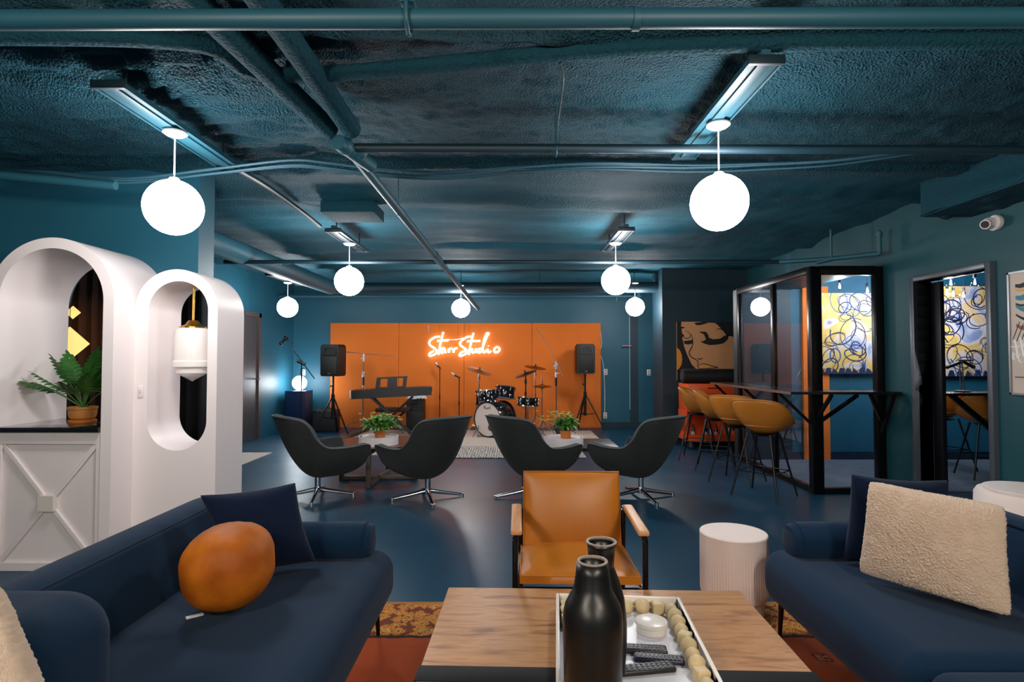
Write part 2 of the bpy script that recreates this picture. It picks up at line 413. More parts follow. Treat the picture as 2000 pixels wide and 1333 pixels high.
# sloping main that runs away to the stage
jn = MB(); jn.sphere((-.93, 3.16, 2.53), .05); jn.sphere((-.87, 3.24, 2.53), .045); jn.cyl((-.95, 3.1, 2.53), (-.85, 3.42, 2.51), .042)
jn2 = MB(); jn2.cyl((-.785, 5.75, 2.395), (-.77, 6.05, 2.38), .04)
pipe([(-.914, 3.2, 2.525), (-.58, 9.7, 2.185)], .032, 'sprinkler_pipe', 'long teal pipe sloping away from the elbow joint to the stage', extras=(('elbow_joint', jn, PIPE), ('coupling', jn2, PIPE), ('hanger', hanger(-.86, 4.3, 2.465, .032), PIPE)))
for x0, x1, l in ((-1.18, -1.0, 'rough sprayed pipe above the elbow joint, the one nearer the arches'), (-.93, -.88, 'rough sprayed pipe above the elbow joint, the one nearer the stage pipe')):
    t = tag(MB().tube(smooth_path([(x0 - .05, 1.3, 2.69), (x0, 2.1, 2.68), (x1, 3.1, 2.60)], 6), .055, 16).build('sprayed_pipe', SPRAYM), l, 'pipe', None)
tag(MB().tube(smooth_path([(-4.0, 2.32, 2.67), (-2.3, 2.32, 2.675), (-1.35, 2.38, 2.68), (-1.05, 2.62, 2.66), (.5, 2.46, 2.70), (2.0, 2.42, 2.71), (3.7, 2.44, 2.71)], 8), .036, 14).build('sprayed_pipe', SPRAYM), 'rough sprayed pipe lying across the ceiling behind the thickest pipe', 'pipe')
# thin pipe across the middle
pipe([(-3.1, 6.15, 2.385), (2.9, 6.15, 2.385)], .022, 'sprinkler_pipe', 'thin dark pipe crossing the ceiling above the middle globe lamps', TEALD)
rs = MB(); r2 = MB(); rs.cyl((3.62, 5.62, 2.37), (3.62, 5.62, 2.56), .022); rs.cyl((3.62, 5.62, 2.55), (3.62, 5.62, 2.585), .03); rs.sphere((3.62, 5.62, 2.595), .018)
r2.cyl((3.3, 5.9, 2.39), (3.3, 5.9, 2.68), .012); r2.cyl((3.19, 5.98, 2.35), (3.34, 5.9, 2.38), .022)
pipe([(2.88, 6.15, 2.385), (3.3, 5.92, 2.38), (3.62, 5.62, 2.38)], .024, 'sprinkler_pipe', 'short bent pipe with upright sprinkler above the glass booth', PIPE, extras=(('sprinkler', rs, PIPE), ('hanger', r2, PIPE)))
# round ducts
tag(MB().tube([(-2.92, 4.5, 2.47), (-2.92, 9.2, 2.49)], .115, 28).build('round_duct', PIPE), 'wide round duct running back along the ceiling beside the left wall', 'duct')
t = thing('round_duct', 'wide round duct crossing the ceiling in front of the orange panels', 'duct')
MB().tube([(-3.0, 9.35, 2.49), (3.6, 9.35, 2.51)], .088, 28).build('duct_tube', TEALD, t)
for x in (.45, 2.0): hanger(x, 9.35, 2.5, .09).build('hanger', TEALD, t)
pipe([(-4.25, 10.4, 2.475), (2.35, 10.4, 2.475)], .024, 'sprinkler_pipe', 'thin pale pipe crossing just in front of the back wall', PIPE, extras=(('drop', MB().cyl((-3.05, 10.4, 2.45), (-3.05, 10.4, 2.62), .02).cyl((1.9, 10.4, 2.38), (1.9, 10.4, 2.5), .015).box((2.3, 10.4, 2.55), (.05, .05, .22)), PIPE),))
tag(MB().box((-1.42, 5.1, 2.66), (.46, .40, .10), None, .006).build('junction_box', SPRAYM), 'flat teal box fixed to the ceiling beside the sloping pipe', 'box')
# cable bundle
cm = mat('painted cable', (40, 80, 96), .55)
cb = [[(-3.6, 3.9, 2.63), (-3.1, 3.75, 2.58), (-2.55, 3.75, 2.52), (-1.95, 3.72, 2.56), (-1.45, 3.72, 2.61), (-1.2, 3.75, 2.60), (-.9, 3.8, 2.58), (-.45, 3.85, 2.58), (.1, 3.85, 2.63), (.6, 3.8, 2.64), (1.2, 3.8, 2.63), (1.7, 3.75, 2.63), (2.1, 3.65, 2.62), (2.6, 3.6, 2.67)]]
t = thing('cable_bundle', 'bundle of painted cables sagging across the ceiling between strip lights', 'cables')
for k in range(4):
    MB().tube(smooth_path([(x, y + .02 * math.sin(k * 2 + x), z + .018 * (k - 1.5) * (.6 + .5 * math.sin(x * 1.3 + k))) for x, y, z in cb[0]], 6), .0075 + .002 * (k % 2), 8).build('cable', cm, t)
tag(MB().tube(smooth_path([(-1.86, 3.85, 2.63), (-1.9, 4.4, 2.68), (-1.85, 5.0, 2.64), (-1.82, 5.4, 2.60)], 6), .02, 10).build('conduit_pipe', TEALD), 'crooked dark conduit running from the strip light to the next one', 'pipe')
tag(MB().tube([(-3.75, 3.62, 2.56), (-2.55, 3.66, 2.46)], .028, 14).build('conduit_pipe', PIPE), 'short pipe just above the wall over the tall white arch', 'pipe')
tag(MB().tube(smooth_path([(.22, 2.58, 2.70), (.24, 2.65, 2.68), (.25, 2.8, 2.69), (.255, 3.18, 2.66)], 4), .006, 8).build('thin_cable', TEALD), 'thin cable drooping from the ceiling to the pipe with hanger', 'cable')
# sprayed soffit block on the right
mb = MB(); mb.grid(lambda u, v: (3.30 + .43 * u + .03 * noise.noise(Vector((v * 4, 1, 2))), 3.3 + 1.32 * v, 2.50 + .04 * noise.noise(Vector((u * 3, v * 6, 2)))), 24, 40)
mb.bb((3.31, 3.3, 2.49), (3.715, 4.61, 2.8))
tag(mb.build('ceiling_block', SPRAYM), 'rough sprayed block hanging from the ceiling beside the security camera', 'ceiling block')

# ------------------------------------------------------------------ strip fixtures and globe lamps
GLOBEM = emitter('opal globe', GLOBE_C, GLOBE_E)
GLOBEW = emitter('opal globe warm', WARM_C, GLOBE_E * 1.9)
CORDM = mat('white cord', (230, 228, 226), .4)
def strip(x, y0, y1, z, label, m=PIPE):
    t = thing('strip_fixture', label, 'strip light', (x, (y0 + y1) / 2, z))
    L = y1 - y0
    MB().bb((-.07, -L / 2, 0), (.07, L / 2, .012), .003).bb((-.028, -L / 2, -.012), (.028, L / 2, .0), .004).bb((-.02, -L / 2, .012), (.02, L / 2, .05)).build('channel', m, t)
    for s in (-1, 1): MB().bb((s * .07 - .004, -L / 2, -.012), (s * .07 + .004, L / 2, .014)).build('side_rail', m, t)
    for s in (-1, 1): MB().bb((-.078, s * L / 2 - .012, -.018), (.078, s * L / 2 + .012, .022), .003).build('end_cap', TEALD, t)
    for s in (-1, 1): MB().cyl((0, s * L * .4, .04), (0, s * L * .4, 2.80 - z), .006, 8).build('rod', TEALD, t)
strip(-1.87, 2.62, 3.80, 2.615, 'teal strip fixture holding the globe lamp above the white arches')
strip(1.09, 2.42, 3.60, 2.625, 'teal strip fixture holding the large globe lamp near the pipe')
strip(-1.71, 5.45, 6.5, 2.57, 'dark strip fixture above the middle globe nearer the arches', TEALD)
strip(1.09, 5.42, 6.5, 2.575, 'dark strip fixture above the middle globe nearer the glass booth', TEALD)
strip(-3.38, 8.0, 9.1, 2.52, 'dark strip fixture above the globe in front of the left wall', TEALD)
GL = [(-1.86, 3.13, 2.178, 2.585, 'white globe pendant hanging in front of the white arches'),
      (1.11, 3.05, 2.183, 2.597, 'large white globe pendant in front of the teal pipe'),
      (-1.71, 6.0, 2.155, 2.545, 'middle-row white globe pendant nearer the white arches'),
      (1.09, 6.0, 2.163, 2.55, 'middle-row white globe pendant nearer the glass booth'),
      (-3.38, 8.62, 2.112, 2.48, 'back-row white globe pendant beside the grey door'),
      (-.83, 9.30, 2.157, 2.52, 'back-row white globe pendant in front of the neon sign wall'),
      (2.0, 9.30, 2.18, 2.56, 'back-row white globe pendant beside the orange panels end')]
for i, (x, y, z, zc, l) in enumerate(GL):
    t = thing('globe_pendant', l, 'pendant lamp', (x, y, z), group='white globe pendants')
    MB().sphere((0, 0, 0), .15, u=40, v=24).build('globe', GLOBEM, t, 180)
    MB().lathe([(.012, .15), (.03, .152), (.022, .165), (.0, .17)], seg=20).build('collar', CORDM, t)
    MB().cyl((0, 0, .16), (0, 0, zc - z), .0045, 8).build('cord', CORDM, t)
    MB().lathe([(0, zc - z - .012), (.045, zc - z - .008), (.062, zc - z + .004), (.062, zc - z + .012), (0, zc - z + .012)], seg=28).build('canopy', CORDM, t)
    if zc + .03 < 2.56 and y > 8: MB().cyl((0, 0, zc - z), (0, 0, 2.75 - z), .006, 8).build('stem', TEALD, t)
# the lamps of the same grid that hang behind the photographer
for x, y, l in ((-1.5, -.35, 'warm globe pendant over the near end of the sofa with the ball cushion'), (1.25, -.35, 'warm globe pendant over the near end of the sofa with the fleece cushion'), (-1.7, -2.1, 'warm globe pendant by the wall behind the sofas, on the arches side'), (1.1, -2.1, 'warm globe pendant by the wall behind the sofas, on the poster side')):
    t = thing('globe_pendant', l, 'pendant lamp', (x, y, 2.18), group='warm globe pendants behind the sofas')
    MB().sphere((0, 0, 0), .15).build('globe', GLOBEW, t, 180)
    MB().cyl((0, 0, .15), (0, 0, .56), .0045, 8).build('cord', CORDM, t)

# security camera
t = thing('security_camera', 'white bullet security camera fixed high on the right wall', 'camera', (3.72, 4.36, 2.385))
MB().lathe([(0, 0), (.055, 0), (.06, .01), (.06, .035), (.05, .045), (0, .045)], m=Euler((0, -PI / 2, 0)).to_matrix().to_4x4()).build('mount', WHITE, t)
MB().sphere((-.07, 0, -.005), .045).cyl((-.06, 0, -.005), (-.125, -.03, -.02), .036, 24).build('housing', WHITE, t)
MB().cyl((-.120, -.028, -.019), (-.128, -.0315, -.021), .028, 20).build('lens', BLACKP, t)
# ================================================================== SITTING AREA NEAR THE CAMERA
def rug_material():
    m = bpy.data.materials.new('patterned rug'); m.use_nodes = True; nt = m.node_tree; L = nt.links.new
    b = nt.nodes['Principled BSDF']; b.inputs['Roughness'].default_value = .95
    N = nt.nodes.new
    def math_(op, a, c=None):
        n = N('ShaderNodeMath'); n.operation = op
        for i, v in enumerate((a, c)):
            if v is None: continue
            if isinstance(v, (int, float)): n.inputs[i].default_value = v
            else: L(v, n.inputs[i])
        return n.outputs[0]
    def ramp(fac, els, interp='CONSTANT'):
        r = N('ShaderNodeValToRGB'); r.color_ramp.interpolation = interp
        while len(r.color_ramp.elements) < len(els): r.color_ramp.elements.new(.5)
        for e, (p, c) in zip(r.color_ramp.elements, els): e.position = p; e.color = (*lin(c), 1)
        L(fac, r.inputs[0]); return r.outputs[0]
    tc = N('ShaderNodeTexCoord'); sx = N('ShaderNodeSeparateXYZ'); L(tc.outputs['Object'], sx.inputs[0])
    nz = N('ShaderNodeTexNoise'); nz.inputs['Scale'].default_value = 14; nz.inputs['Detail'].default_value = 3; L(tc.outputs['Object'], nz.inputs['Vector'])
    ax = math_('ABSOLUTE', sx.outputs['X']); ay = math_('ABSOLUTE', sx.outputs['Y'])
    wob = math_('MULTIPLY', math_('SUBTRACT', nz.outputs['Fac'], .5), .03)
    edge = math_('ADD', math_('MINIMUM', math_('SUBTRACT', 2.0, ax), math_('SUBTRACT', 1.3, ay)), wob)   # distance from rim
    v1 = N('ShaderNodeTexVoronoi'); v1.distance = 'MANHATTAN'; v1.inputs['Scale'].default_value = 15; L(tc.outputs['Object'], v1.inputs['Vector'])
    n2 = N('ShaderNodeTexNoise'); n2.inputs['Scale'].default_value = 26; n2.inputs['Detail'].default_value = 2; n2.inputs['Distortion'].default_value = 2.5; L(tc.outputs['Object'], n2.inputs['Vector'])
    mixf = math_('ADD', math_('MULTIPLY', v1.outputs['Distance'], .62), math_('MULTIPLY', n2.outputs['Fac'], .62))
    border = ramp(mixf, [(0, (206, 140, 52)), (.50, (120, 52, 18)), (.56, (214, 152, 62)), (.68, (74, 44, 26)), (.73, (206, 128, 44)), (.88, (110, 46, 16))])
    v2 = N('ShaderNodeTexVoronoi'); v2.distance = 'CHEBYCHEV'; v2.inputs['Scale'].default_value = 4.2; L(tc.outputs['Object'], v2.inputs['Vector'])
    f2 = math_('ADD', v2.outputs['Distance'], math_('MULTIPLY', n2.outputs['Fac'], .10))
    field = ramp(f2, [(0, (92, 34, 14)), (.12, (206, 120, 56)), (.155, (92, 30, 12)), (.19, (196, 80, 22)), (.62, (184, 72, 18))])
    def mix(fac, a, c):
        n = N('ShaderNodeMix'); n.data_type = 'RGBA'; L(fac, n.inputs[0]); L(a, n.inputs[6]); L(c, n.inputs[7]); return n.outputs[2]
    inb = math_('GREATER_THAN', edge, .40)
    c = mix(inb, border, field)
    line = math_('MULTIPLY', math_('GREATER_THAN', edge, .385), math_('LESS_THAN', edge, .41))
    dark = N('ShaderNodeRGB'); dark.outputs[0].default_value = (*lin((58, 28, 18)), 1)
    c = mix(line, c, dark.outputs[0])
    rim = math_('LESS_THAN', edge, .03); gold = N('ShaderNodeRGB'); gold.outputs[0].default_value = (*lin((170, 112, 52)), 1)
    c = mix(rim, c, gold.outputs[0])
    L(c, b.inputs['Base Color'])
    n3 = N('ShaderNodeTexNoise'); n3.inputs['Scale'].default_value = 300; L(tc.outputs['Object'], n3.inputs['Vector'])
    bp = N('ShaderNodeBump'); bp.inputs['Strength'].default_value = .4; bp.inputs['Distance'].default_value = .004
    L(n3.outputs['Fac'], bp.inputs['Height']); L(bp.outputs[0], b.inputs['Normal'])
    return m
tag(MB().bb((-2.0, -1.3, 0), (2.0, 1.3, .008), .003).build('patterned_rug', rug_material(), loc=(.35, 1.9, 0)), 'rust and gold patterned rug under the coffee table', 'rug')

# ---- sofas
def sofa(s, x0, y0, y1, wing, label):
    """s=+1 sits looking to +X. x0: front edge, y0/y1 near and far end, wing=(inner x reach, y from, y to)"""
    t = thing('sofa', label, 'sofa', (x0, (y0 + y1) / 2, 0)); cy = (y0 + y1) / 2
    X = lambda v: -s * v
    def blk(a, b, bev, seg=8, rot=None):
        m = MB(); c = [(a[0] + b[0]) / 2 * -s, (a[1] + b[1]) / 2 - cy, (a[2] + b[2]) / 2]
        m.box(c, [b[i] - a[i] for i in range(3)], rot, bev, seg); return m
    # v measured from the front edge backwards
    blk((.0, y0, .17), (.98, y1, .425), .095, 10).build('seat', NAVY, t, 60)
    m = MB()                                           # back: leaning rounded slab
    prof = [(.74, .36), (.76, .48), (.785, .60), (.80, .655), (.83, .688), (.88, .698), (.94, .685), (.985, .64), (1.0, .5), (1.0, .22), (.9, .18), (.76, .2)]
    n = 28
    def f(u, v):
        k = int(round(v * len(prof))) % len(prof); px, pz = prof[k]
        yy = y0 + .02 + (y1 - y0 - .04) * u
        e = min(u, 1 - u) * (y1 - y0) / .12; q = 1 if e >= 1 else math.sqrt(max(0, 1 - (1 - e) ** 2))
        cx, cz = .88, .40
        return (-s * (cx + (px - cx) * (.35 + .65 * q)), yy - cy, cz + (pz - cz) * (.55 + .45 * q))
    us = [0, .01, .02, .035, .055, .08] + [.12 + .76 * i / 16 for i in range(17)] + [.92, .945, .965, .98, .99, 1]
    V = [[m.bm.verts.new(f(u, k / len(prof))) for k in range(len(prof))] for u in us]
    for i in range(len(us) - 1):
        for k in range(len(prof)):
            m.bm.faces.new((V[i][k], V[i][(k + 1) % len(prof)], V[i + 1][(k + 1) % len(prof)], V[i + 1][k]))
    m.bm.faces.new(V[0]); m.bm.faces.new(V[-1])
    bmesh.ops.recalc_face_normals(m.bm, faces=m.bm.faces)
    back = m.build('backrest', NAVY, t, 60, mods=[('SUBSURF', dict(levels=1, render_levels=2))])
    MB().tube([(-s * .806, y0 + .2 - cy, .672), (-s * .806, y1 - .2 - cy, .672)], .0035, 6).build('seam', NAVYP, back)
    # far arm: low bolster
    m = MB(); r = .09; zc = .482
    xs_ = [.085, .09, .10, .12, .15, .3, .5, .7, .86]; rr = [.045, .066, .078, .087, r, r, r, r, r]
    m.tube([(-s * v, y1 - .13 - cy, zc - (0 if v > .1 else .005)) for v in xs_], rr, 28)
    arm = m.build('arm', NAVY, t, 50)
    MB().tube([(-s * .118, y1 - .13 - cy + .0885 * math.cos(a), zc + .0885 * math.sin(a)) for a in [PI * .0 + PI * k / 16 for k in range(17)]], .003, 6).build('seam', NAVYP, arm)
    # near wing: tall rounded end
    blk((wing[0], wing[1], .30), (1.02, wing[2], wing[3]), .132, 12).build('arm', NAVY, t, 60)
    for (v, y) in ((.09, y1 - .05), (.09, y0 + .1), (.9, y1 - .1), (.9, y0 + .1)):
        MB().tube([(-s * v, y - cy, .19), (-s * (v - .012), y - cy, 0.008)], [.015, .009], 12).build('leg', BLACKM, t)
    return t
sofa(1, -.57, 1.22, 2.87, (.50, 1.24, 1.64, .735), 'navy sofa with the orange ball cushion on its seat')
sofa(-1, 1.22, 1.76, 2.87, (.60, 1.80, 2.08, .69), 'navy sofa with the cream fleece cushion on its seat')
t = thing('ottoman', 'navy upholstered ottoman at the near end of the sofa with the fleece cushion', 'ottoman', (1.62, 1.40, 0))
MB().box((0, 0, .295), (.82, .68, .29), None, .07, 8).build('cushion', NAVY, t, 60)
for sx in (-1, 1):
    for sy in (-1, 1): MB().tube([(sx * .34, sy * .27, .16), (sx * .35, sy * .28, .008)], [.014, .009], 10).build('leg', BLACKM, t)

# ---- cushions
def cushion(name, c, th, m, label, n=28, fur=0, cat='cushion', pinch=.10, dense=False):
    TL, TR, BR, BL = [Vector(p) for p in c]; o = (TL + TR + BR + BL) / 4
    nrm = (TR - TL).cross(BL - TL).normalized()
    if nrm.y > 0: nrm = -nrm
    mb = MB(); 
    for side in (1, -1):
        def f(a, b):
            u, v = a * 2 - 1, b * 2 - 1
            kc = (.05 if fur else .03) * abs(u * v) ** 6; pu = 1 - (.04 if fur else pinch) * (1 - v * v) * abs(u) - kc; pv = 1 - (.04 if fur else pinch) * (1 - u * u) * abs(v) - kc
            aa, bb = (u * pu + 1) / 2, (v * pv + 1) / 2
            p = TL * (1 - aa) * (1 - bb) + TR * aa * (1 - bb) + BR * aa * bb + BL * (1 - aa) * bb
            h = th * ((1 - u * u) * (1 - v * v)) ** .42
            q = p + nrm * side * h - o
            q += nrm * side * .006 * noise.noise(q * 9) * min(1, h / th * 2)
            if fur:
                d = fur * (.2 * noise.noise(q * 40) + .8 * noise.noise(q * 150) + .8 * noise.noise(q * 290))
                q += (q.normalized() * .6 + nrm * side * .7 * min(1, h / th * 1.5)) * d
            return q
        mb.grid(f, n, n)
    bmesh.ops.remove_doubles(mb.bm, verts=mb.bm.verts, dist=.0015 if n < 60 else .0004)
    bmesh.ops.recalc_face_normals(mb.bm, faces=mb.bm.faces)
    return tag(mb.build(name, m, None, 180, loc=tuple(o)), label, cat)
FUR = mat('cream fleece', (238, 212, 188), .95, var=(26, (224, 194, 168), .3), bump=(420, 1, .006), sheen=.3)
cushion('navy_cushion', [(-1.265, 2.33, .80), (-.935, 2.50, .815), (-.86, 2.56, .45), (-1.19, 2.42, .43)], .085, NAVYP, 'navy square cushion leaning behind the orange ball cushion', 34)
cushion('navy_cushion', [(1.50, 2.56, .84), (1.99, 2.62, .80), (1.93, 2.58, .44), (1.48, 2.60, .44)], .07, NAVYP, 'navy square cushion half hidden behind the cream fleece cushion', 34)
cushion('fleece_cushion', [(1.46, 2.37, .852), (1.80, 2.10, .815), (1.72, 1.99, .455), (1.44, 2.42, .455)], .075, FUR, 'cream fleece cushion leaning on the navy cushion', 190, .006)
cushion('fleece_cushion', [(-1.42, 1.13, .95), (-1.02, 1.14, .93), (-.74, 1.08, .44), (-1.26, 1.06, .44)], .09, FUR, 'cream fleece cushion cut off by the corner of the view', 170, .0045)
velvet = mat('burnt orange velvet', (206, 116, 18), .6, spec=.3, var=(6, (134, 58, 4), .22), bump=(30, .15, .01))
mb = MB(); q = bmesh.ops.create_uvsphere(mb.bm, u_segments=56, v_segments=36, radius=1)
for v in mb.bm.verts:
    p = v.co.copy(); k = (abs(p.x) ** 2.5 + abs(p.y) ** 2.5 + abs(p.z) ** 2.5) ** (-1 / 2.5)
    v.co = Vector((p.x * k * .152, p.y * k * .150, p.z * k * .146)) * (1 + .025 * noise.noise(p * 2.2) + .012 * noise.noise(p * 6))
tag(mb.build('ball_cushion', velvet, None, 180, loc=(-1.045, 2.14, .585), rot=(R(8), R(-5), 0)), 'burnt orange velvet ball cushion resting on the navy seat', 'cushion')
tag(MB().bb((-.028, -.011, 0), (.028, .011, .003), .001).build('paper_tag', mat('white paper', (226, 224, 230), .7), loc=(-1.135, 2.08, .4255), rot=(0, 0, R(38))), 'small white tag lying under the orange ball cushion', 'tag')

# ---- leather armchair
LEATH = mat('cognac leather', (190, 116, 24), .4, var=(3.5, (166, 94, 16), .3), bump=(140, .12, .002))
OAK = mat('pale oak', (206, 152, 104), .45, var=(8, (186, 130, 84), .3), stretch=(8, 1, 8))
t = thing('leather_armchair', 'cognac leather armchair with black metal frame and pale wooden armrests', 'armchair', (.30, 2.75, 0), R(-1.5))
def pad(w, d, h, crown, n=22):
    mb = MB()
    for sd in (1, -1):
        mb.grid(lambda a, b: ((a - .5) * w * (1 - .02 * (1 - (2 * b - 1) ** 2)), (b - .5) * d, sd * (h / 2 + crown * ((1 - (2 * a - 1) ** 2) * (1 - (2 * b - 1) ** 2)) ** .55 * (1 if sd > 0 else .2))), n, n)
    bm = mb.bm; bm.verts.ensure_lookup_table()
    k = n * n; loop = [0 * n + j for j in range(n)] + [i * n + n - 1 for i in range(1, n)] + [(n - 1) * n + j for j in range(n - 2, -1, -1)] + [i * n for i in range(n - 2, 0, -1)]
    for i in range(len(loop)):
        a, b = loop[i], loop[(i + 1) % len(loop)]
        bm.faces.new((bm.verts[a], bm.verts[b], bm.verts[k + b], bm.verts[k + a]))
    bmesh.ops.recalc_face_normals(bm, faces=bm.faces)
    return mb
pad(.52, .48, .03, .055).build('seat', LEATH, t, 50, loc=(0, -.02, .385), rot=(R(-2), 0, 0))
pb = pad(.495, .40, .03, .04).build('backrest', LEATH, t, 50, loc=(0, .225, .562), rot=(R(78), 0, 0))
def piping(w, d, z): 
    return MB().tube([(-w, -d, z), (w, -d, z), (w, d, z), (-w, d, z), (-w, -d, z)], .0035, 6)
seat = [o for o in COL.objects if o.parent == t and o.name.startswith('seat')][0]
piping(.258, .239, .0175).build('piping', LEATH, seat); piping(.246, .199, .0175).build('piping', LEATH, pb)
fr = MB()
for s in (-1, 1):
    fr.tube(smooth_path([(s * .268, .24, .58), (s * .276, -.20, .575), (s * .280, -.245, .56), (s * .280, -.25, .50), (s * .280, -.25, .008)], 4), .0125, 12)
    fr.tube([(s * .262, .2, .58), (s * .262, .23, .30), (s * .262, .25, .008)], .0125, 12)
    fr.tube([(s * .275, -.25, .35), (s * .262, .22, .35)], .010, 10)
fr.cyl((-.28, -.25, .35), (.28, -.25, .35), .0125).cyl((-.262, .225, .35), (.262, .225, .35), .011)
fr.build('frame', BLACKM, t)
for s in (-1, 1):
    MB().box((s * .278, -.03, .594), (.05, .46, .024), (0, 0, s * R(-1)), .009, 4).build('armrest', OAK, t)

# ---- white fluted side table and the larger one behind the sofa
PLA = mat('matte white plaster', (226, 212, 206), .7, bump=(120, .1, .003))
t = thing('drum_table', 'white fluted drum side table in front of the coffee table corner', 'side table', (1.185, 3.1, 0))
m = MB(); m.lathe([(.0, .095), (.168, .095), (.172, .11), (.173, .13), (.173, .40), (.173, .414), (.169, .420), (0, .421)], seg=144, flute=(.0035, 2, .10, .405)); m.build('drum', PLA, t, 30)
m = MB(); m.lathe([(0, 0), (.15, 0), (.15, .085), (0, .085)], seg=120, flute=(.003, 2, -.1, 1)); m.build('plinth', PLA, t, 30)
MB().lathe([(0, .084), (.135, .084), (.135, .096), (0, .096)], seg=48).build('gap_ring', BLACKP, t)
t = thing('drum_table', 'larger smooth white round table behind the sofa with the fleece cushion', 'side table', (2.89, 3.22, 0))
MB().lathe([(0, 0), (.22, 0), (.25, .02), (.26, .3), (.25, .58), (.235, .605), (.2, .615), (0, .615)], seg=64).build('drum', PLA, t, 40)
MB().lathe([(.0, .614), (.21, .614), (.21, .62), (0, .62)], seg=64).build('top', PLA, t, 40)

# ---- coffee table
def wood_material():
    m = mat('weathered oak', (150, 110, 78), .42, bump=None); nt = m.node_tree; b = nt.nodes['Principled BSDF']; N = nt.nodes.new; L = nt.links.new
    tc = nt.nodes['Texture Coordinate']; mp = N('ShaderNodeMapping'); mp.inputs['Scale'].default_value = (2.2, 13, 13); L(tc.outputs['Object'], mp.inputs[0])
    n = N('ShaderNodeTexNoise'); n.inputs['Scale'].default_value = 1.6; n.inputs['Detail'].default_value = 8; n.inputs['Distortion'].default_value = 1.2; L(mp.outputs[0], n.inputs['Vector'])
    r = N('ShaderNodeValToRGB')
    for _ in range(2): r.color_ramp.elements.new(.5)
    for e, (p, c) in zip(r.color_ramp.elements, ((.28, (116, 72, 36)), (.44, (174, 122, 74)), (.58, (192, 140, 90)), (.74, (142, 92, 52)))): e.position = p; e.color = (*lin(c), 1)
    L(n.outputs['Fac'], r.inputs[0]); L(r.outputs[0], b.inputs['Base Color'])
    v = N('ShaderNodeTexVoronoi'); v.inputs['Scale'].default_value = 2.4; L(tc.outputs['Object'], v.inputs['Vector'])
    mr = N('ShaderNodeMapRange'); mr.inputs[1].default_value = .02; mr.inputs[2].default_value = .09; L(v.outputs['Distance'], mr.inputs[0])
    mx = N('ShaderNodeMix'); mx.data_type = 'RGBA'; mx.inputs[6].default_value = (*lin((84, 54, 36)), 1); L(mr.outputs[0], mx.inputs[0]); L(r.outputs[0], mx.inputs[7]); L(mx.outputs[2], b.inputs['Base Color'])
    return m
WOOD = wood_material()
t = thing('coffee_table', 'wooden trunk coffee table with black metal straps', 'coffee table', (.305, 1.66, 0), R(-1.8))
MB().bb((-.585, -.68, .36), (.585, .68, .42), .006, 3).build('tabletop', WOOD, t)
MB().bb((-.56, -.655, .06), (.56, .655, .36), .004).build('body', WOOD, t)
MB().bb((-.52, -.6, .009), (.52, .6, .06)).build('plinth', BLACKM, t)
for y in (.04, -.45): MB().bb((-.588, y - .042, .355), (.588, y + .042, .4225), .001).build('strap', mat('black strap', (10, 11, 12), .6, spec=.2), t)
TR0 = Vector((.36, 1.78, .4228)); TRR = R(-4.4)
t = thing('serving_tray', 'white rectangular tray on the wooden coffee table', 'tray', tuple(TR0), TRR)
MB().bb((-.222, -.357, 0), (.222, .357, .008)).build('tray_base', mat('pale grey enamel', (222, 222, 230), .3), t)
trm = mat('white lacquer', (240, 232, 224), .3)
m = MB()
for a, b in (((-.225, -.36, 0), (-.213, .36, .055)), ((.213, -.36, 0), (.225, .36, .055)), ((-.213, .348, 0), (.213, .36, .055)), ((-.213, -.36, 0), (.213, -.348, .055))): m.bb(a, b, .003)
m.build('rim', trm, t)
def ontray(x, y, z=0):
    c, s = math.cos(TRR), math.sin(TRR); return (TR0.x + x * c - y * s, TR0.y + x * s + y * c, TR0.z + .008 + z)
BEAD = mat('pale wood bead', (222, 200, 156), .5, var=(14, (200, 174, 128), .3))
t = thing('bead_garland', 'garland of pale wooden beads lying along the tray rim', 'bead garland', ontray(0, 0), TRR)
pts = [(-.19, y) for y in (.20, .25)] + [(-.188, .30)] + [(x, .318) for x in (-.135, -.08, -.025, .03, .085, .14)] + [(.182, .30)] + [(.186, y) for y in (.247, .195, .145, .095, .04, -.01, -.065, -.12, -.175)]
cubes = (5, 8, 13, 17)
for i, (x, y) in enumerate(pts):
    if i in cubes: MB().box((x, y, .022), (.04, .04, .04), (0, 0, .2 * i), .006, 3).build('bead', BEAD, t)
    else:
        rr = .026 if i % 3 else .023
        MB().sphere((x, y, rr), rr, u=20, v=14).build('bead', BEAD, t, 180)
MB().tube(smooth_path([(x, y, .024) for x, y in pts], 3), .002, 6).build('string', mat('jute string', (190, 170, 130), .9), t)
REM = mat('remote black plastic', (26, 27, 31), .4)
KEY = mat('remote key grey', (98, 100, 106), .5)
def remote(x, y, rz, l, w, label, m=REM, z=0):
    t = thing('remote_control', label, 'remote control', ontray(x, y, z), rz)
    MB().bb((-l / 2, -w / 2, 0), (l / 2, w / 2, .016), .006, 3).build('body', m, t)
    k = MB()
    for i in range(11):
        for j in range(3): k.box((-l / 2 + .014 + i * (l - .03) / 10, (j - 1) * w * .27, .0165), (.008, .007, .003))
    k.build('keys', KEY, t)
remote(.045, .045, R(-6), .15, .044, 'black remote with pale keys, the one closest to the round white box')
remote(.085, -.01, R(-8), .15, .038, 'dark blue black remote crossed behind the front one', mat('blue black plastic', (24, 26, 52), .35))
remote(.03, -.07, R(9), .19, .045, 'longest black remote lying in front of the other two')
t = thing('round_box', 'small round white lidded box beside the wooden beads', 'box', ontray(.095, .185))
MB().lathe([(0, 0), (.047, 0), (.05, .003), (.05, .022), (0, .022)], seg=40).build('base', trm, t)
MB().lathe([(0, .023), (.052, .023), (.054, .026), (.052, .036), (.046, .039), (0, .039)], seg=40).build('lid', trm, t)
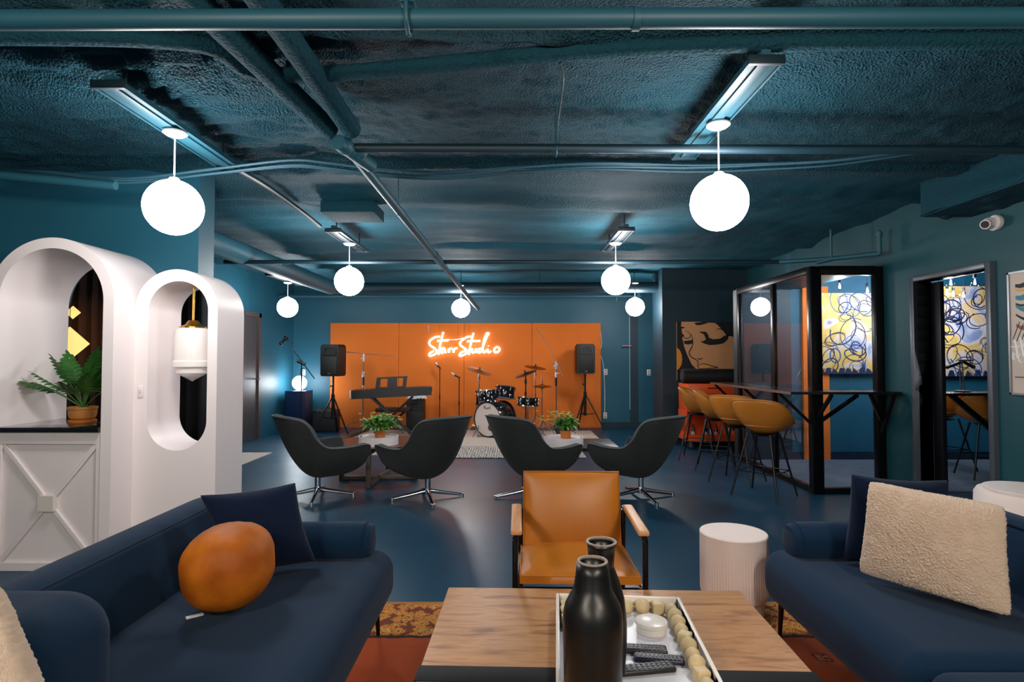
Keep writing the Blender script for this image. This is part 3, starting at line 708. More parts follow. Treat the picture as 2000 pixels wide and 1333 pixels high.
tag(MB().lathe([(0, 0), (.012, .0), (.016, .01), (.0, .03)], seg=16).build('glass_stopper', mat('clear knob', (235, 235, 235), .05, coat=1), loc=ontray(.0, .262)), 'tiny shiny knob in the tray beside the black vase', 'knob')
CER = mat('black ceramic', (17, 15, 14), .36, spec=.5)
RIMM = mat('paler ceramic lip', (134, 120, 110), .4)  # lip in a paler tone than the body
def vase(name, loc, prof, mouth, label):
    t = thing(name, label, 'vase', loc)
    MB().lathe(prof + [(mouth - .004, prof[-1][1]), (mouth - .007, prof[-1][1] - .03), (mouth * .7, prof[-1][1] - .12), (0, prof[-1][1] - .13)], seg=56).build('body', CER, t, 180)
    MB().lathe([(mouth - .003, prof[-1][1] - .002), (mouth, prof[-1][1] + .001), (mouth - .0015, prof[-1][1] + .004), (mouth - .007, prof[-1][1] + .004), (mouth - .009, prof[-1][1]), (mouth - .007, prof[-1][1] - .003)], seg=56).build('lip', RIMM, t, 180)
z0 = .431
vase('vase', (.208, 1.50, z0), [(0, 0), (.066, 0), (.071, .006), (.074, .08), (.077, .20), (.0775, .235), (.076, .262), (.071, .283), (.061, .303), (.052, .318), (.0475, .333), (.043, .365), (.0405, .392)], .0405, 'big black bottle-shaped vase with a straight narrow neck')
vase('vase', (.262, 1.70, z0), [(0, 0), (.058, 0), (.066, .01), (.072, .08), (.073, .15), (.066, .22), (.052, .27), (.038, .305), (.031, .33), (.031, .345), (.036, .362), (.046, .378)], .046, 'black vase with a flared mouth behind the bottle-shaped vase')
# ================================================================== SWIVEL CHAIRS, TABLES, BAR, BOOTH
def shell_mesh(rim, z0, cx, n=64, nt_=18, hk=.62):
    """bucket shell: rim key points (deg, x, y, z) on one side, mirrored"""
    keys = rim + [(360 - a, x, -y, z) for a, x, y, z in reversed(rim) if 0 < a < 180]
    def rimp(a):
        a %= 360; K = keys + [(360 + keys[0][0], *keys[0][1:])]
        for i in range(len(K) - 1):
            if K[i][0] <= a <= K[i + 1][0]:
                p1, p2 = Vector(K[i][1:]), Vector(K[i + 1][1:]); p0 = Vector(K[i - 1][1:]) if i else Vector(keys[-1][1:])
                p3 = Vector(K[i + 2][1:]) if i + 2 < len(K) else Vector(keys[1][1:])
                t = (a - K[i][0]) / (K[i + 1][0] - K[i][0])
                return .5 * ((2 * p1) + (p2 - p0) * t + (2 * p0 - 5 * p1 + 4 * p2 - p3) * t * t + (3 * p1 - p0 - 3 * p2 + p3) * t ** 3)
    mb = MB(); rings = []
    cv = mb.bm.verts.new((cx, 0, z0))
    for j in range(1, nt_ + 1):
        t = j / nt_; v = 1 - math.cos(t * PI / 2) ** 1.0
        def hh_(p):
            q = hk if isinstance(hk, float) else hk[0] + (hk[1] - hk[0]) * max(0, min(1, (p.z - hk[2]) / (hk[3] - hk[2])))
            return q * math.sin(t * PI / 2) ** .85 + (1 - q) * t * t
        rings.append([mb.bm.verts.new((cx + (p.x - cx) * hh_(p), p.y * hh_(p), z0 + (p.z - z0) * v)) for p in (rimp(360 * k / n) for k in range(n))])
    for k in range(n): mb.bm.faces.new((cv, rings[0][(k + 1) % n], rings[0][k]))
    for a, b in zip(rings, rings[1:]):
        for k in range(n): mb.bm.faces.new((a[k], a[(k + 1) % n], b[(k + 1) % n], b[k]))
    bmesh.ops.recalc_face_normals(mb.bm, faces=mb.bm.faces)
    rimpts = [rimp(360 * k / n) for k in range(n + 1)]
    return mb, rimpts
CHAR = mat('charcoal wool', (38, 42, 43), .9, var=(240, (30, 33, 35), .25), bump=(500, .4, .002), sheen=.06)
CHARS = mat('charcoal edge', (70, 74, 76), .7)
def swivel():
    t = thing('swivel_chair', 'x', 'chair')
    rim = [(0, .39, 0, .36), (25, .40, .17, .365), (38, .40, .28, .40), (50, .385, .335, .49), (62, .33, .355, .515), (80, .18, .365, .505), (98, .03, .365, .505), (112, -.07, .36, .525), (122, -.15, .345, .60), (132, -.215, .325, .72), (142, -.28, .30, .775), (155, -.36, .235, .795), (168, -.40, .12, .80), (180, -.41, 0, .80)]
    mb, rp = shell_mesh(rim, .19, .01, 88, 20, (.97, .62, .36, .8))
    mb.build('shell', CHAR, t, 180, mods=[('SOLIDIFY', dict(thickness=.045, offset=-1))])
    MB().tube(rp, .008, 8, cap=False).build('edge_piping', CHARS, t, 180)
    MB().sphere((.09, 0, .375), .29, (1.05, 1.0, .2), 40, 20).build('seat_cushion', CHAR, t, 180)
    MB().cyl((0, 0, .06), (0, 0, .20), .028, 20).lathe([(0, .04), (.035, .045), (.04, .07), (.028, .10), (0, .10)], seg=24).build('column', CHROME, t)
    for k in range(4):
        a = PI / 4 + k * PI / 2 + .25
        MB().tube([(.02 * math.cos(a), .02 * math.sin(a), .075), (.15 * math.cos(a), .15 * math.sin(a), .05), (.34 * math.cos(a), .34 * math.sin(a), .018)], [.022, .018, .014], 12).cyl((.335 * math.cos(a), .335 * math.sin(a), .0), (.335 * math.cos(a), .335 * math.sin(a), .03), .018).build('leg', CHROME, t)
    return t
sw = swivel()
G = 'charcoal swivel chairs around the low tables'
spots = [((-1.89, 5.62), R(40), 'charcoal swivel chair nearest the grey door, facing the table with the wooden cross base'),
         ((-.81, 5.55), R(137), 'charcoal swivel chair in front of the bass drum, turned toward the wooden cross-base table'),
         ((.17, 5.60), R(41), 'charcoal swivel chair half hidden behind the leather armchair'),
         ((1.25, 5.60), R(133), 'charcoal swivel chair nearest the bar stools')]
for i, ((x, y), rz, l) in enumerate(spots):
    o = sw if i == 0 else dup(sw, (0, 0, 0))
    o.location = (x, y, 0); o.rotation_euler = (0, 0, rz); o['label'] = l; o['group'] = G

DWOOD = mat('dark walnut', (78, 48, 36), .3, var=(4, (58, 36, 28), .3), stretch=(1, 8, 8))
GWOOD = mat('grey brown ash', (104, 92, 80), .5, var=(4, (84, 74, 64), .3))
t = thing('cocktail_table', 'low round walnut table on a wooden cross base, with a flowering plant', 'coffee table', (-1.48, 6.42, 0))
MB().lathe([(0, .385), (.47, .385), (.49, .395), (.50, .41), (.50, .42), (0, .42)], seg=64).build('tabletop', DWOOD, t)
for a0 in (R(88), R(2)):
    c, s = math.cos(a0), math.sin(a0); m = MB()
    m.box((0, 0, .022 + (.0 if a0 > 1 else .0)), (.86, .045, .04), (0, 0, a0), .003)
    m.box((0, 0, .36), (.86, .045, .04), (0, 0, a0), .003)
    m.build('cross_rail', GWOOD, t)
    for q in (-1, 1): MB().box((q * .41 * c, q * .41 * s, .19), (.05, .045, .38), (0, 0, a0), .003).build('leg', GWOOD, t)
t = thing('cocktail_table', 'low black rectangular table with thin legs behind the leather armchair', 'coffee table', (.60, 6.30, 0))
MB().bb((-.52, -.36, .385), (.52, .36, .42), .004).build('tabletop', mat('black brown wood', (30, 24, 26), .35), t)
for sx in (-1, 1):
    for sy in (-1, 1): MB().bb((sx * .48 - .014, sy * .32 - .014, 0), (sx * .48 + .014, sy * .32 + .014, .385)).build('leg', BLACKM, t)
TRAYM = mat('white washed wood', (240, 232, 234), .5, var=(12, (226, 216, 218), .3))
def round_tray(loc, label, r=.21):
    t = thing('round_tray', label, 'tray', loc)
    MB().lathe([(0, 0), (r, 0), (r, .09), (r - .012, .09), (r - .012, .075), (0, .075)], seg=56).build('tray_body', TRAYM, t)
    for s in (-1, 1): MB().box((s * r * .91, .0, .078), (.012, .06, .016), None, .003).build('handle', BLACKP, t)
round_tray((-1.44, 6.22, .421), 'round white tray under the bushier plant on the walnut table')
round_tray((.55, 6.14, .421), 'round white tray under the plant on the black table')
LEAF = mat('green leaf', (62, 146, 48), .45, var=(10, (30, 92, 30), .3), spec=.4)
LEAFL = mat('pale green leaf', (134, 170, 92), .5, var=(10, (106, 150, 70), .3))
FLOW = mat('yellow green flower', (228, 220, 130), .6, var=(14, (190, 150, 70), .3))
POTM = mat('orange clay', (196, 112, 44), .6)
def leafmesh(mb, base, d, up, L, W, droop=.3, fold=.15, lobes=0):
    d = d.normalized(); side = d.cross(up).normalized(); n = 7; prev = None
    for i in range(n):
        t = i / (n - 1); p = base + d * L * t + Vector((0, 0, -droop * L * t * t))
        w_ = W * math.sin(PI * min(1, t * .92 + .06)) ** .8 * (1 - .3 * t)
        if lobes: w_ *= .45 + .55 * abs(math.sin(t * PI * lobes))
        row = [mb.bm.verts.new(p + side * w_ * k + up * fold * abs(k) * w_) for k in (-1, 0, 1)]
        if prev:
            for k in range(2): mb.bm.faces.new((prev[k], prev[k + 1], row[k + 1], row[k]))
        prev = row
def leafy(loc, label, n, spread, h, seed, flowers, lean=0):
    rnd = random.Random(seed); t = thing('flowering_plant', label, 'plant', loc)
    MB().lathe([(0, 0), (.052, 0), (.058, .07), (.060, .085), (.052, .085), (.05, .07), (0, .07)], seg=28).build('pot', POTM, t)
    for nm, m, cnt in (('leaves', LEAF, n), ('pale_leaves', LEAFL, n // 2)):
        mb = MB()
        for i in range(cnt):
            a = rnd.uniform(0, 2 * PI); el = rnd.uniform(.1, 1.35); L = rnd.uniform(.06, .11)
            q = rnd.uniform(.15, 1); b = Vector((math.cos(a) * spread * q * .6, math.sin(a) * spread * q * .6, .08 + h * (1 - q * .55) * rnd.uniform(.2, .9)))
            d = Vector((math.cos(a) * math.cos(el), math.sin(a) * math.cos(el), math.sin(el) * .8))
            leafmesh(mb, b, d, Vector((0, 0, 1)) if el < 1.2 else Vector((1, 0, 0)), L, .018, rnd.uniform(.1, .7))
        mb.build(nm, m, t, 0)
    mb = MB()
    for i in range(16):
        a = rnd.uniform(0, 2 * PI); mb.tube([(0, 0, .07), (math.cos(a) * spread * .3, math.sin(a) * spread * .3, .07 + h * .5), (math.cos(a) * spread * .6, math.sin(a) * spread * .6, .07 + h * .7)], .0025, 5)
    mb.build('stems', LEAF, t)
    mb = MB()
    for i in range(flowers):
        a = rnd.uniform(0, 2 * PI); q = rnd.uniform(.3, 1.0)
        c = Vector((math.cos(a) * spread * q + lean * rnd.random(), math.sin(a) * spread * q, .08 + h * rnd.uniform(.5, .95)))
        for k in range(5):
            b = k * 2 * PI / 5; leafmesh(mb, c, Vector((math.cos(b), math.sin(b), 1.3)), Vector((0, 0, 1)), .034, .013, .3)
    mb.build('flowers', FLOW, t, 0)['kind'] = 'stuff'
leafy((-1.42, 6.20, .497), 'bushy green plant with pale flowers in an orange pot on the walnut table', 240, .26, .17, 3, 26)
leafy((.57, 6.12, .497), 'green plant with yellow leaning blooms in an orange pot on the black table', 170, .17, .20, 8, 34, -.18)

# fern in the tall arch
t = thing('potted_fern', 'deep green lobed-leaf plant in a terracotta pot on the black counter', 'plant', (-2.955, 3.96, .911))
MB().lathe([(0, .0), (.082, .0), (.085, .012), (.075, .016), (0, .016)], seg=32).build('saucer', POTM, t)
MB().lathe([(0, .016), (.058, .016), (.076, .03), (.083, .06), (.083, .085), (.088, .09), (.088, .105), (.078, .105), (.075, .09), (0, .09)], seg=40).build('pot', mat('gold brown terracotta', (186, 122, 56), .5), t)
rnd = random.Random(5); FERN = mat('fern green', (74, 140, 56), .4, var=(12, (34, 92, 38), .3))
st = MB(); mb = MB()
for i in range(15):
    a = i * 2.4 + rnd.uniform(-.3, .3); tilt = .30 + .85 * ((i * 7) % 15) / 15; L = rnd.uniform(.24, .34)
    if i == 3: a, tilt, L = PI * 1.03, 1.05, .34
    dirh = Vector((math.cos(a), math.sin(a) * .8, 0))
    p = [Vector((0, 0, .09)) + dirh * (L * k / 5) * math.sin(tilt) + Vector((0, 0, L * k / 5 * math.cos(tilt) + .02 * math.sin(k / 5 * PI))) for k in range(6)]
    st.tube(p, .0028, 6)
    base = p[3]; d = (p[5] - p[3]).normalized(); side = d.cross(Vector((0, 0, 1))).normalized(); up = side.cross(d)
    for k in range(7):                                  # pinnate lobes on both sides of the midrib
        q = base + d * (.030 * k)
        for s in (-1, 1):
            leafmesh(mb, q, side * s * (1 - .05 * k) + d * .75, up, .095 * (1 - abs(k - 2) * .11), .021, .25)
    leafmesh(mb, base + d * .19, d, up, .07, .015, .2)
mb.build('fronds', FERN, t, 0); st.build('stems', FERN, t)

# ---- glass booth front
GLASS = glass('booth glass', (.95, .97, .98), 1.12)
FR = mat('black anodised frame', (22, 21, 24), .28, .6)
t = thing('glass_partition', 'black framed glass wall of the booth with bar in front', 'glass wall', (3.0, 5.75, 0))
def lw(a, b): return [(a[0] - 3.0, a[1] - 5.75, a[2]), (b[0] - 3.0, b[1] - 5.75, b[2])]
for nm, a, b in (('corner_post', (2.985, 5.715, 0), (3.095, 5.80, 2.27)), ('post', (3.0, 6.58, 0), (3.05, 6.65, 2.27)), ('post', (3.0, 7.58, 0), (3.05, 7.64, 2.27)), ('post', (3.64, 5.72, 0), (3.72, 5.80, 2.27)),
                 ('sill_rail', (3.0, 5.80, .0), (3.05, 7.58, .06)), ('sill_rail', (3.095, 5.73, 0), (3.64, 5.79, .06)), ('head_rail', (2.985, 5.80, 2.20), (3.05, 7.6, 2.275)), ('head_rail', (3.095, 5.72, 2.185), (3.64, 5.80, 2.275))):
    MB().bb(*lw(a, b), .004).build(nm, FR, t)
for a, b in (((3.02, 5.80, .06), (3.03, 6.58, 2.2)), ((3.02, 6.65, .06), (3.03, 7.58, 2.2)), ((3.095, 5.755, .06), (3.64, 5.765, 2.19))):
    MB().bb(*lw(a, b)).build('glass_pane', GLASS, t)
t = thing('bar_counter', 'narrow black bar counter wrapping the corner of the glass booth', 'bar', (3.0, 5.75, 0))
TOPM = mat('black bar top', (20, 20, 24), .22, coat=.3)
MB().plate([(-.37, -.33), (.68, -.33), (.68, -.04), (-.02, -.04), (-.02, 1.86), (-.37, 1.86)], [], 1.005, 1.03, 'xy').build('worktop', TOPM, t)
edge = mat('brushed steel edge', (150, 152, 156), .3, .9)
MB().bb((-.374, -.33, 1.005), (-.370, 1.86, 1.029)).build('edge_strip', edge, t)
for y in (.0, .86, 1.8):
    MB().tube([(-.33, y, 1.0), (-.02, y, .70)], .02, 4).build('brace', BLACKM, t)
MB().tube([(.03, -.30, 1.0), (.03, -.03, .74)], .02, 4).build('brace', BLACKM, t)
MB().tube([(.28, -.30, 1.0), (.05, -.05, .72)], .02, 4).build('brace', BLACKM, t)
MB().tube([(.40, -.30, 1.0), (.66, -.06, .72)], .022, 4).build('brace', BLACKM, t)
MB().tube([(.62, -.30, 1.0), (.66, -.06, .62)], .022, 4).build('brace', BLACKM, t)

# ---- bar stools
MUST = mat('mustard faux leather', (190, 120, 36), .5, var=(5, (172, 102, 26), .3), bump=(150, .15, .002))
def stool():
    t = thing('bar_stool', 'x', 'bar stool')
    rim = [(0, .20, 0, .70), (30, .22, .13, .70), (58, .19, .22, .71), (85, .06, .265, .765), (108, -.07, .275, .85), (132, -.17, .235, .92), (155, -.235, .14, .945), (180, -.258, 0, .95)]
    mb, rp = shell_mesh(rim, .61, 0, 60, 16, .78)
    sh = mb.build('seat_shell', MUST, t, 180, mods=[('SOLIDIFY', dict(thickness=.028, offset=-1))])
    MB().tube(rp, .0055, 8, cap=False).build('seam', MUST, sh, 180)
    MB().sphere((.02, 0, .69), .18, (1, 1.1, .15), 32, 16).build('seat_pad', MUST, t, 180)
    MB().lathe([(0, .59), (.10, .59), (.12, .605), (0, .61)], seg=24).build('seat_plate', BLACKM, t)
    for sx in (-1, 1):
        for sy in (-1, 1): MB().tube([(sx * .10, sy * .11, .61), (sx * .225, sy * .225, .004)], [.011, .009], 10).build('leg', BLACKM, t)
    k = .635 - .25; f = .10 + .125 * k / .635; g = .11 + .115 * k / .635
    MB().tube([(-f, -g, .25), (f, -g, .25), (f, g, .25), (-f, g, .25), (-f, -g, .25)], .006, 8).build('footrest', BLACKM, t)
    return t
st0 = stool()
for i, (x, y, rz, l, g) in enumerate((
        (2.47, 5.66, R(42), 'mustard bar stool at the corner of the bar, the nearest one', None), (2.46, 6.30, R(46), 'mustard bar stool second from the bar corner, seen from behind', None),
        (2.48, 7.02, R(-22), 'mustard bar stool third from the bar corner, turned sideways', None), (2.50, 7.72, R(-25), 'mustard bar stool beside the tool cart, the farthest one', None),
        (5.24, 7.0, R(95), 'mustard stool inside the booth behind the diagonal desk brace', None), (5.32, 6.46, R(75), 'mustard stool inside the booth cut off by the doorway edge', None))):
    o = st0 if i == 0 else dup(st0, (0, 0, 0))
    o.location = (x, y, .008 if x > 3 else 0); o.rotation_euler = (0, 0, rz); o['label'] = l
    o['group'] = 'mustard bar stools along the bar' if x < 3 else 'mustard stools inside the booth'

# ---- inside the booth
t = thing('booth_desk', 'black desk with a diagonal brace seen through the booth doorway', 'desk', (5.2, 6.0, .008))
MB().bb((-.95, -.15, .955), (1.5, .25, .985), .003).build('worktop', TOPM, t)
MB().tube([(-.65, -.05, .955), (.42, -.05, .02)], .035, 4).build('diagonal_brace', BLACKM, t)
for xa in (-.93, 1.4): MB().bb((xa, -.1, 0), (xa + .05, .2, .955)).build('leg', BLACKM, t)
t = thing('microphone_stand', 'chrome twin-rod desk microphone stand in the booth doorway', 'microphone', (4.72, 6.02, .994))
MB().lathe([(0, 0), (.07, 0), (.075, .012), (.03, .02), (0, .02)], seg=24).build('base', BLACKM, t)
MB().cyl((-.018, 0, .02), (-.026, 0, .32), .006).cyl((.018, 0, .02), (.0, 0, .34), .006).build('rods', CHROME, t)
MB().cyl((-.02, 0, .31), (-.17, -.02, .26), .017, 14).sphere((-.17, -.02, .26), .019).build('microphone', BLACKP, t)
MB().cyl((.01, 0, .32), (.09, -.02, .27), .017, 14).sphere((.1, -.02, .265), .022).cyl((-.03, 0, .33), (.12, .0, .335), .008).build('shock_mount', BLACKP, t)
tag(MB().bb((3.86, 7.60, .0), (4.20, 7.64, 2.30)).build('acoustic_panel', ORANGE), 'narrow orange felt panel on the booth back wall behind the first scribble painting', 'panel')
def scribble(label, x0, x1, z0, z1, seed, loops):
    rnd = random.Random(seed); t = thing('abstract_painting', label, 'painting', ((x0 + x1) / 2, 7.56, z0)); w_, h_ = (x1 - x0) / 2, z1 - z0
    m = bpy.data.materials.new('abstract paint ' + 'ab'[seed % 2]); m.use_nodes = True; nt = m.node_tree; N = nt.nodes.new; L = nt.links.new
    b = nt.nodes['Principled BSDF']; b.inputs['Roughness'].default_value = .5
    tc = N('ShaderNodeTexCoord'); n = N('ShaderNodeTexNoise'); n.inputs['Scale'].default_value = 3.1; n.inputs['Detail'].default_value = 3; n.inputs['Distortion'].default_value = .6; L(tc.outputs['Object'], n.inputs['Vector'])
    mp = N('ShaderNodeMapping'); mp.inputs['Location'].default_value = (seed * 3.7, seed, seed); L(tc.outputs['Object'], mp.inputs[0]); L(mp.outputs[0], n.inputs['Vector'])
    r = N('ShaderNodeValToRGB'); cols = [(.0, (40, 70, 120)), (.33, (150, 165, 200)), (.40, (214, 204, 204)), (.46, (226, 190, 150)), (.50, (228, 196, 110)), (.56, (224, 178, 84)), (.64, (222, 206, 196)), (.74, (60, 90, 140))]
    while len(r.color_ramp.elements) < len(cols): r.color_ramp.elements.new(.5)
    for e, (p, c) in zip(r.color_ramp.elements, cols): e.position = p; e.color = (*lin(c), 1)
    L(n.outputs['Fac'], r.inputs[0]); L(r.outputs[0], b.inputs['Base Color'])
    MB().bb((-w_, 0, 0), (w_, .035, h_), .002).build('canvas', m, t)
    def stroke(pts, wd, nm, mm):
        mb = MB(); prev = None; pts = smooth_path([(x, 0, z) for x, z in pts], 5)
        for i, p in enumerate(pts):
            d = (pts[min(i + 1, len(pts) - 1)] - pts[max(i - 1, 0)]).normalized(); s = Vector((-d.z, 0, d.x)) * wd / 2
            q = [p - s, p + s]
            for v in q: v.x = max(-w_, min(w_, v.x)); v.z = max(0, min(h_, v.z)); v.y = -.001 - .0004 * (i % 3)
            row = [mb.bm.verts.new(v) for v in q]
            if prev: 
                try: mb.bm.faces.new((prev[0], prev[1], row[1], row[0]))
                except ValueError: pass
            prev = row
        return mb
    NB = mat('painted navy line', (22, 36, 78), .5); NK = mat('painted black line', (16, 18, 26), .5); NBL = mat('painted blue line', (52, 88, 150), .5)
    for i in range(loops):
        cx, cz = rnd.uniform(-w_ * .8, w_ * .8), rnd.uniform(.08, h_ - .08); a = rnd.uniform(.07, .2); bb_ = a * rnd.uniform(.55, .9); ph = rnd.uniform(0, 6); dr = rnd.uniform(-.06, .06); rot = rnd.uniform(0, 3)
        pts = []
        for k in range(int(rnd.uniform(9, 22))):
            an = ph + k * .62; ex, ez = a * math.cos(an), bb_ * math.sin(an)
            pts.append((cx + ex * math.cos(rot) - ez * math.sin(rot) + dr * k * .12, cz + ex * math.sin(rot) + ez * math.cos(rot) + dr * k * .1))
        stroke(pts, rnd.choice((.008, .010, .012, .016)), 's', None).build('brush_stroke', rnd.choice((NB, NK, NB, NBL)), t, 0)
    for i in range(9):
        x = -w_ + 2 * w_ * (i + .5) / 9; k = MB(); k.plate([(x - .05, 0), (x + .05, 0), (x + .03, .06 + .03 * math.sin(i * 2.3)), (x - .02, .08)], [], -.0015, .0)
        k.build('brush_stroke', NB, t, 0)
scribble('square scribble painting seen through the front glass of the booth', 4.03, 4.83, 1.14, 2.21, 2, 22)
scribble('large scribble painting seen through the booth doorway', 5.38, 6.42, 1.11, 2.30, 3, 30)
BULB = emitter('bulb filament', (.86, .92, 1.0), 800); BG = glass('bulb glass', (.95, .96, 1), 1.0)
bl_names = ('first in the row, beside the dark door leaf', 'highest near the doorway middle', 'lower one of a close pair', 'right beside its close twin', 'lowest over the painting corner', 'alone below the doorway middle', 'high one nearer the poster', 'brightest one by the poster-side door frame', 'nearer the corner post', 'nearer the right post')
bl = [(1826, 563, 6.3), (1857, 553, 6.0), (1850, 572, 6.6), (1862, 576, 6.8), (1839, 584, 7.1), (1882, 577, 6.7), (1904, 552, 5.9), (1928, 570, 6.3), (1640, 560, 6.75), (1694, 568, 6.9)]
for i, (px, py, Y) in enumerate(bl):
    p = at(px, py, Y); side = 'through the booth doorway' if i < 8 else 'through the front glass of the booth'
    t = thing('hanging_bulb', ('glass bulb ' + bl_names[i] + ', seen ' + side) , 'light bulb', tuple(p), group='hanging bulbs seen ' + side)
    MB().lathe([(0, -.05), (.022, -.045), (.038, -.02), (.038, .005), (.022, .035), (.015, .05), (0, .05)], seg=20).build('bulb_glass', BG, t, 180)
    MB().tube([(.0, 0, .03), (.008, 0, -.02), (-.008, 0, -.02), (0, 0, .03)], .003, 6).build('filament', BULB, t)
    MB().cyl((0, 0, .045), (0, 0, .09), .016).build('socket', BLACKP, t)
    MB().cyl((0, 0, .09), (0, 0, (2.74 if p.x > 3.85 else 2.26) - p.z), .003, 6).build('cord', BLACKP, t)

# framed poster on the right wall (only its edge is in view)
t = thing('framed_poster', 'white poster with teal and black wave drawing and white brush lettering, in a silver frame', 'poster', (3.70, 3.93, 1.08))
W2, HH = .33, .905
m = MB()
for a, b in (((-.012, -W2, 0), (.012, -W2 + .015, HH)), ((-.012, W2 - .015, 0), (.012, W2, HH)), ((-.012, -W2, 0), (.012, W2, .015)), ((-.012, -W2, HH - .015), (.012, W2, HH))): m.bb(a, b)
m.build('frame', mat('silver frame', (150, 156, 160), .3, .8), t)
pm = mat('poster paper', (214, 200, 188), .7, var=(3, (198, 180, 166), .3))
MB().bb((-.002, -W2 + .012, .012), (.006, W2 - .012, HH - .012)).build('poster_paper', pm, t)
def pshape(pts, m_, nm, x=-.0025): MB().plate([(y, z) for y, z in pts], [], x, -.002, 'yz').build(nm, m_, t, 0)
tl = mat('poster teal ink', (60, 130, 150), .6); bk = mat('poster black ink', (24, 26, 32), .6); yl = mat('poster yellow ink', (226, 170, 60), .6); wt = mat('poster white ink', (240, 240, 240), .6)
def band(z, h, m_, ph, x): 
    n = 14; top = [(W2 - .06 - .5 * i / n, z + h / 2 - .05 * math.sin(ph + i * .5) + .012 * i * .3) for i in range(n + 1)]
    bot = [(y, zz - h * (.35 + .65 * math.sin(PI * (i + 1) / (n + 2)))) for i, (y, zz) in enumerate(top)]
    pshape(top + bot[::-1], m_, 'ink_shape', x)
band(.83, .05, bk, 1, -.0026); band(.80, .03, yl, .8, -.003); band(.74, .06, tl, 1, -.0026); band(.69, .025, bk, .6, -.003); band(.65, .05, tl, .2, -.0026); band(.58, .03, bk, 0, -.003); band(.52, .05, mat('poster brown ink', (150, 96, 62), .6), .5, -.0026)
for i in range(7): MB().box((-.003, .27 - .03 * i, .47 - .015 * i), (.001, .006, .14), (R(25), 0, 0)).build('ink_line', bk, t)
def wstroke(pts, r=.006): MB().tube([(-.004, y, z) for y, z in smooth2(pts)], r, 6).build('brush_lettering', wt, t)
def smooth2(pts): return [(p.x, p.y) for p in smooth_path([(a, b, 0) for a, b in pts], 4)]
wstroke([(.285, .40), (.27, .34), (.262, .27)], .007); wstroke([(.312, .355), (.28, .35), (.24, .352)]); wstroke([(.235, .42), (.225, .36), (.21, .28)], .008); wstroke([(.215, .35), (.18, .40), (.14, .30)], .007)
wstroke([(.305, .255), (.305, .305), (.288, .30), (.290, .282), (.305, .28), (.288, .255)], .004)
wstroke([(.225, .30), (.25, .285), (.25, .25), (.225, .235)], .005); wstroke([(.2, .30), (.19, .22)], .006)
MB().bb((-.003, .21, .125), (-.0022, .29, .135)).build('caption', mat('poster grey ink', (110, 100, 96), .7), t)

# ---- wall painting of a face with closed eyes, above the tool cart
t = thing('face_painting', 'pop style painting of a dark-haired face with closed eyes', 'painting', (3.045, 9.0, 1.0))
ww, hh = .455, .92
MB().bb((-ww, 0, 0), (ww, .035, hh), .002).build('canvas', mat('tan face paint', (206, 146, 98), .7), t)
ink = mat('near black hair paint', (10, 10, 14), .6); lipm = mat('amber lip paint', (226, 150, 70), .6)
def fshape(pts, m_, nm='painted_shape', y=-.003): 
    # coordinates measured as fractions of the canvas, from its top left corner
    MB().plate([(-ww + a * 2 * ww, hh - b * hh) for a, b in pts], [], y, -.0005).build(nm, m_, t, 0)
def fline(pts, wd, nm='painted_line', y=-.004):
    pp = smooth_path([(-ww + a * 2 * ww, 0, hh - b * hh) for a, b in pts], 5); mb = MB(); prev = None; n = len(pp)
    for i, p in enumerate(pp):
        d = (pp[min(i + 1, n - 1)] - pp[max(i - 1, 0)]).normalized(); k = wd / 2 * (.35 + .65 * math.sin(PI * (i + .5) / n)); s = Vector((-d.z, 0, d.x)) * k
        row = [mb.bm.verts.new((q.x, y, q.z)) for q in (p - s, p + s)]
        if prev: mb.bm.faces.new((prev[0], prev[1], row[1], row[0]))
        prev = row
    mb.build(nm, ink, t, 0)
fshape([(0, 0), (.08, 0), (.07, .08), (.15, .10), (.08, .12), (.09, .2), (.13, .24), (.09, .27), (.12, .42), (.17, .56), (.25, .73), (.34, .82), (.4, .85), (1, .80), (1, 1), (0, 1)], ink, 'dark_hair')
fshape([(.3, .02), (.45, 0), (1, 0), (1, .28), (.95, .25), (.86, .24), (.80, .16), (.72, .07), (.66, .02), (.55, .015), (.42, .055), (.34, .06)], ink, 'dark_hair')
fshape([(.0, .44), (.05, .49), (.08, .57), (.085, .66), (.07, .74), (.03, .80), (.0, .82)], mat('orange earring paint', (232, 142, 30), .6), 'earring', -.006)
fshape([(.38, .17), (.50, .17), (.54, .22), (.55, .27), (.62, .30), (.74, .29), (.82, .24), (.90, .22), (.88, .30), (.80, .37), (.70, .39), (.56, .40), (.46, .37), (.40, .33), (.46, .33), (.50, .30), (.47, .22)], ink, 'eyelashes')
fshape([(.11, .33), (.2, .32), (.27, .31), (.27, .37), (.2, .39), (.13, .38)], ink, 'eyelashes')
fline([(.15, .15), (.24, .22), (.27, .32), (.26, .42), (.21, .52), (.24, .60), (.33, .65), (.36, .70), (.35, .76), (.40, .81)], .016)
fline([(.35, .62), (.39, .64), (.44, .62)], .016); fline([(.35, .76), (.43, .72), (.52, .73), (.62, .76), (.70, .78), (.6, .79), (.48, .80), (.38, .80)], .014)
fshape([(.38, .765), (.44, .735), (.52, .745), (.60, .77), (.5, .79), (.41, .79)], lipm, 'lips', -.002)
fline([(.1, .25), (.14, .28), (.2, .28), (.25, .22)], .014)
fline([(.68, .13), (.74, .12), (.80, .15)], .014)

